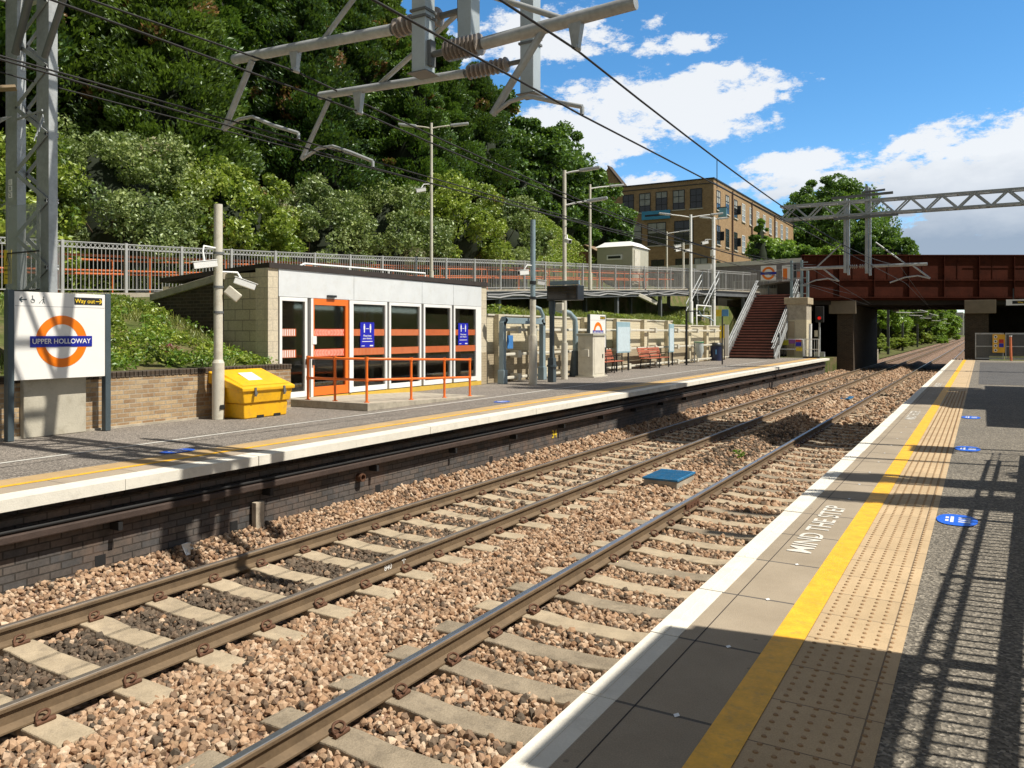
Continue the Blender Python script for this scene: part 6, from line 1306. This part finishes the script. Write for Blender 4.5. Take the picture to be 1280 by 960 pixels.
bush(-20.9, 2.8, 3.8, 2.4, bramble, 'yellow green leafy shrub at the left edge behind the tower', 29, 120)
bush(-20.2, -1.0, 3.8, 2.4, bramble, 'yellow green leafy shrub beyond the left edge', 30, 110)
bush(-25, 43.6, 3.0, 1.6, broad, 'small green shrub below the leafy tree beside the shed', 31, 60, 200, .09)
# trees behind the bridge and by the brown building
tree('ball', -21.2, 138, 4.6, 21.0, 9.0, 260, 260, .24, broad, 'large rounded green tree behind the left end of the bridge', name='leafy_tree', seed=41, tr=.4, z0=1.5)
tree('ball', -12.8, 108, 4.6, 10.8, 4.6, 150, 220, .19, broad, 'lower green tree on the right flank of the large tree behind the bridge', name='leafy_tree', seed=42, tr=.35, z0=1.0)
tree('ball', -8.8, 104, 4.0, 8.2, 3.2, 90, 200, .17, broad, 'low tree top just showing above the bridge girder', name='leafy_tree', seed=43, tr=.3, z0=1.0)
tree('cone', -15.6, 66.5, 4.6, 6.2, 1.5, 80, 150, .12, lightg, 'small bright green pointed tree in front of the sunlit brick wall', name='leafy_tree', seed=44, tr=.12)
tree('ball', -13.9, 68, 4.6, 4.0, 1.9, 80, 200, .12, lightg, 'bright yellow green round bush left of the bridge end', name='shrub', cat='shrub', seed=45, tr=.1, z0=0)
tree('ball', -12.2, 67, 4.6, 3.8, 1.6, 70, 200, .12, lightg, 'bright yellow green bush touching the bridge end', name='shrub', cat='shrub', seed=46, tr=.1, z0=0)
# greenery beyond the bridge
GL = 'green trees and shrubs lining the cutting beyond the bridge'
g1 = tree('ball', -13, 92, .2, 5.2, 2.8, 90, 190, .14, leafmat('bright cutting foliage', (.09, .19, .02), (.30, .44, .06), None, .45), 'leafy green shrub on the cutting side beyond the bridge', name='shrub', cat='shrub', grp=GL, seed=51, tr=.12, z0=0)
g2 = tree('ball', -14, 99, .6, 6.5, 3.2, 90, 190, .15, MATS['bright cutting foliage'], 'leafy green shrub on the cutting side beyond the bridge', name='shrub', cat='shrub', grp=GL, seed=52, tr=.12, z0=0)
rg = random.Random(5)
for k in range(44):
    y = 74 + k * 5 + rg.uniform(-2, 2); x = (-12.6 if k % 2 else -14.6) + rg.uniform(-1.0, .7); z = .3 if k % 2 else 1.2; s = rg.uniform(.75, 1.25) * (1 + k * .02)
    copytree((g1, g2)[k % 2], (x, y, z - (3.0 if y > 200 else 0)), rg.uniform(0, 6), sc=(s, s, s * rg.uniform(.8, 1.15)))
for k in range(14): y = 80 + k * 16; copytree((g1, g2)[k % 2], (6 + rg.uniform(0, 3), y, .6), rg.uniform(0, 6), sc=rg.uniform(.9, 1.4), label='leafy green shrub on the right side of the cutting beyond the bridge')
for k in range(12): copytree(g2, (-16.5 - rg.uniform(0, 3), 90 + k * 14, 3.0), rg.uniform(0, 6), sc=rg.uniform(1.1, 1.6))
scrubm = leafmat('sunlit scrub', (.14, .22, .03), (.42, .48, .10), (.5, .42, .2), .4)
g3 = tree('ball', -10.6, 76, -.6, 2.0, 1.2, 50, 170, .10, scrubm, 'low bright green scrub beside the tracks beyond the bridge', name='shrub', cat='shrub', grp='low scrub beside the tracks beyond the bridge', seed=53, tr=.05, z0=0)
for k in range(40): y = 78 + k * 3.6; s = rg.uniform(.6, 1.3) * (1 + k * .01); copytree(g3, (-10.9 + rg.uniform(-.9, .5) - (1.2 if k % 3 == 0 else 0), y, -.9 + (.5 if k % 3 == 0 else 0)), rg.uniform(0, 6), sc=(s, s, s * rg.uniform(.6, 1.1)))
for k in range(12): copytree(g3, (2.2 + rg.uniform(0, 1.5), 80 + k * 8, -.6), rg.uniform(0, 6), sc=rg.uniform(.8, 1.5), label='low bright green scrub on the right side of the tracks beyond the bridge')
# trees on the right bank outside the picture (their shade falls on the tracks and platforms)
rt = tree('ball', 5.6, 23.0, 6.5, 9.0, 3.0, 110, 190, .15, broad, 'tall leafy tree overhanging the near platform outside the picture', name='leafy_tree', seed=61, tr=.25, z0=3.5)
rt.location.z = 4; 
for (x, y, z, s) in ((7.5, 23.3, 2.5, (.85, .8, 2.75)), (3.4, 9.9, 0, (.33, .10, .78)), (3.2, 8.9, 0, (.34, .10, .72)), (4.3, 10.4, 0, (.34, .24, .62))):
    copytree(rt, (x, y, z), rg.uniform(0, 6), sc=s, label={7.5: 'tall narrow poplar like tree on the right bank', 3.4: 'narrow young tree beside the access ramp', 3.2: 'narrowest young tree nearest the camera beside the access ramp', 4.3: 'bushy young tree beside the lower end of the access ramp', 4.6: 'small tree beside the access ramp', 5.0: 'second small tree beside the access ramp'}[x])
# ground cover: ivy patch on the bank, grass tufts, weeds
def cover(name, n, fx, fy, size, mt, lift, keep=None, blade=False):
    X = RNG.uniform(*fx, n); Y = RNG.uniform(*fy, n); 
    if keep is not None: k = keep(X, Y); X, Y = X[k], Y[k]
    Z = hill_h(X, Y); C = np.stack([X, Y, Z + RNG.uniform(0, lift, len(X))], -1); m = len(C)
    if blade:
        a = RNG.uniform(0, 6.28, m); w = .012 * RNG.uniform(.6, 1.4, m); h = size * RNG.uniform(.5, 1.3, m); lx = RNG.normal(size=m) * h * .35; ly = RNG.normal(size=m) * h * .35; C[:, 2] = Z - .02
        d = np.stack([np.cos(a) * w, np.sin(a) * w, 0 * w], -1); tip = C + np.stack([lx, ly, h], -1); V = np.stack([C - d, C + d, tip + d * .3, tip - d * .3], 1).reshape(-1, 3)
    else: V = leafquads(C, size, 1.2)
    tag(npmesh(name, V, np.arange(m * 4).reshape(-1, 4), mt, np.repeat(RNG.uniform(0, .98, m), 4)), kind='stuff')
ivy = lambda X, Y: (vnoise(X, Y, 1.6, 2) + .9 * smooth(8.2, 10.0, Y) - 1.4 * (smooth(-13.2, -12.3, X)) * (1 - smooth(9.8, 10.8, Y)) > .25)
cover('ivy_cover', 12000, (-16.4, -12.3), (7.6, 11.6), .042, bramble, .15, lambda X, Y: ivy(X, Y) & (vnoise(X, Y, .45, 3) > -.25) & (RNG.uniform(size=len(X)) < smooth(7.4, 9.2, Y + .35 * vnoise(X, Y, .7, 6))))
cover('ivy_cover', 5000, (-16.4, -12.4), (8.2, 11.6), .04, lightg, .18, lambda X, Y: vnoise(X, Y, .5, 12) > .1)
cover('grass', 34000, (-18.3, -12.3), (-2, 11.6), .13, grassm, .0, lambda X, Y: vnoise(X, Y, 1.1, 7) + .5 * smooth(-14.5, -16.5, X) > .1, True)
cover('ivy_cover', 5000, (-17.9, -16.6), (4, 11.6), .04, bramble, .12)



cover('grass', 60000, (-17.5, -13.3), (20.5, 47), .24, grassm, 0, lambda X, Y: vnoise(X, Y, 1.3, 4) > -.25, True)
cover('ground_cover', 24000, (-17.5, -13.35), (20.5, 47), .06, bramble, .25, lambda X, Y: vnoise(X, Y, 1.9, 9) > .35)
cover('ground_cover', 60000, (-24, -20.6), (-4, 46), .07, bramble, .7)
# weeds beside the platform wall and rails
def weed(x, y, z, s, lab, mt):
    t = thing('weed', (x, y, z), lab, 'weed'); n = 60; P = np.stack([RNG.normal(size=n) * s * .4 + x, RNG.normal(size=n) * s * .4 + y, z + RNG.uniform(.02, s, n)], -1); npmesh('leaves', leafquads(P, s * .22, .6), np.arange(n * 4).reshape(-1, 4), mt, np.repeat(RNG.uniform(0, .9, n), 4), t)
weed(-4.3, 16.4, -1.02, .16, 'small green weed growing in the stones between the tracks', lightg)
weed(-13.4, 9.9, 1.1, .2, 'clump of dark pink flowers in the ivy on the bank', leafmat('dark pink flowers', (.12, .01, .03), (.3, .04, .08)))
P = [(-1.5, 0)]
t = thing('litter_scrap', (-7.6, 5.95, -.98), 'crumpled white paper lying on the stones by the platform wall', 'litter'); b = MB(); rnd_ = random.Random(3)
vs = [(-7.75 + rnd_.uniform(-.06, .06), 5.95 + rnd_.uniform(-.08, .08), -.98 + rnd_.uniform(0, .16)) for _ in range(14)]; b.add(vs, [(i, (i + 3) % 14, (i + 7) % 14) for i in range(14)]); b.build('paper', whitep, t)

S.render.engine = 'CYCLES'
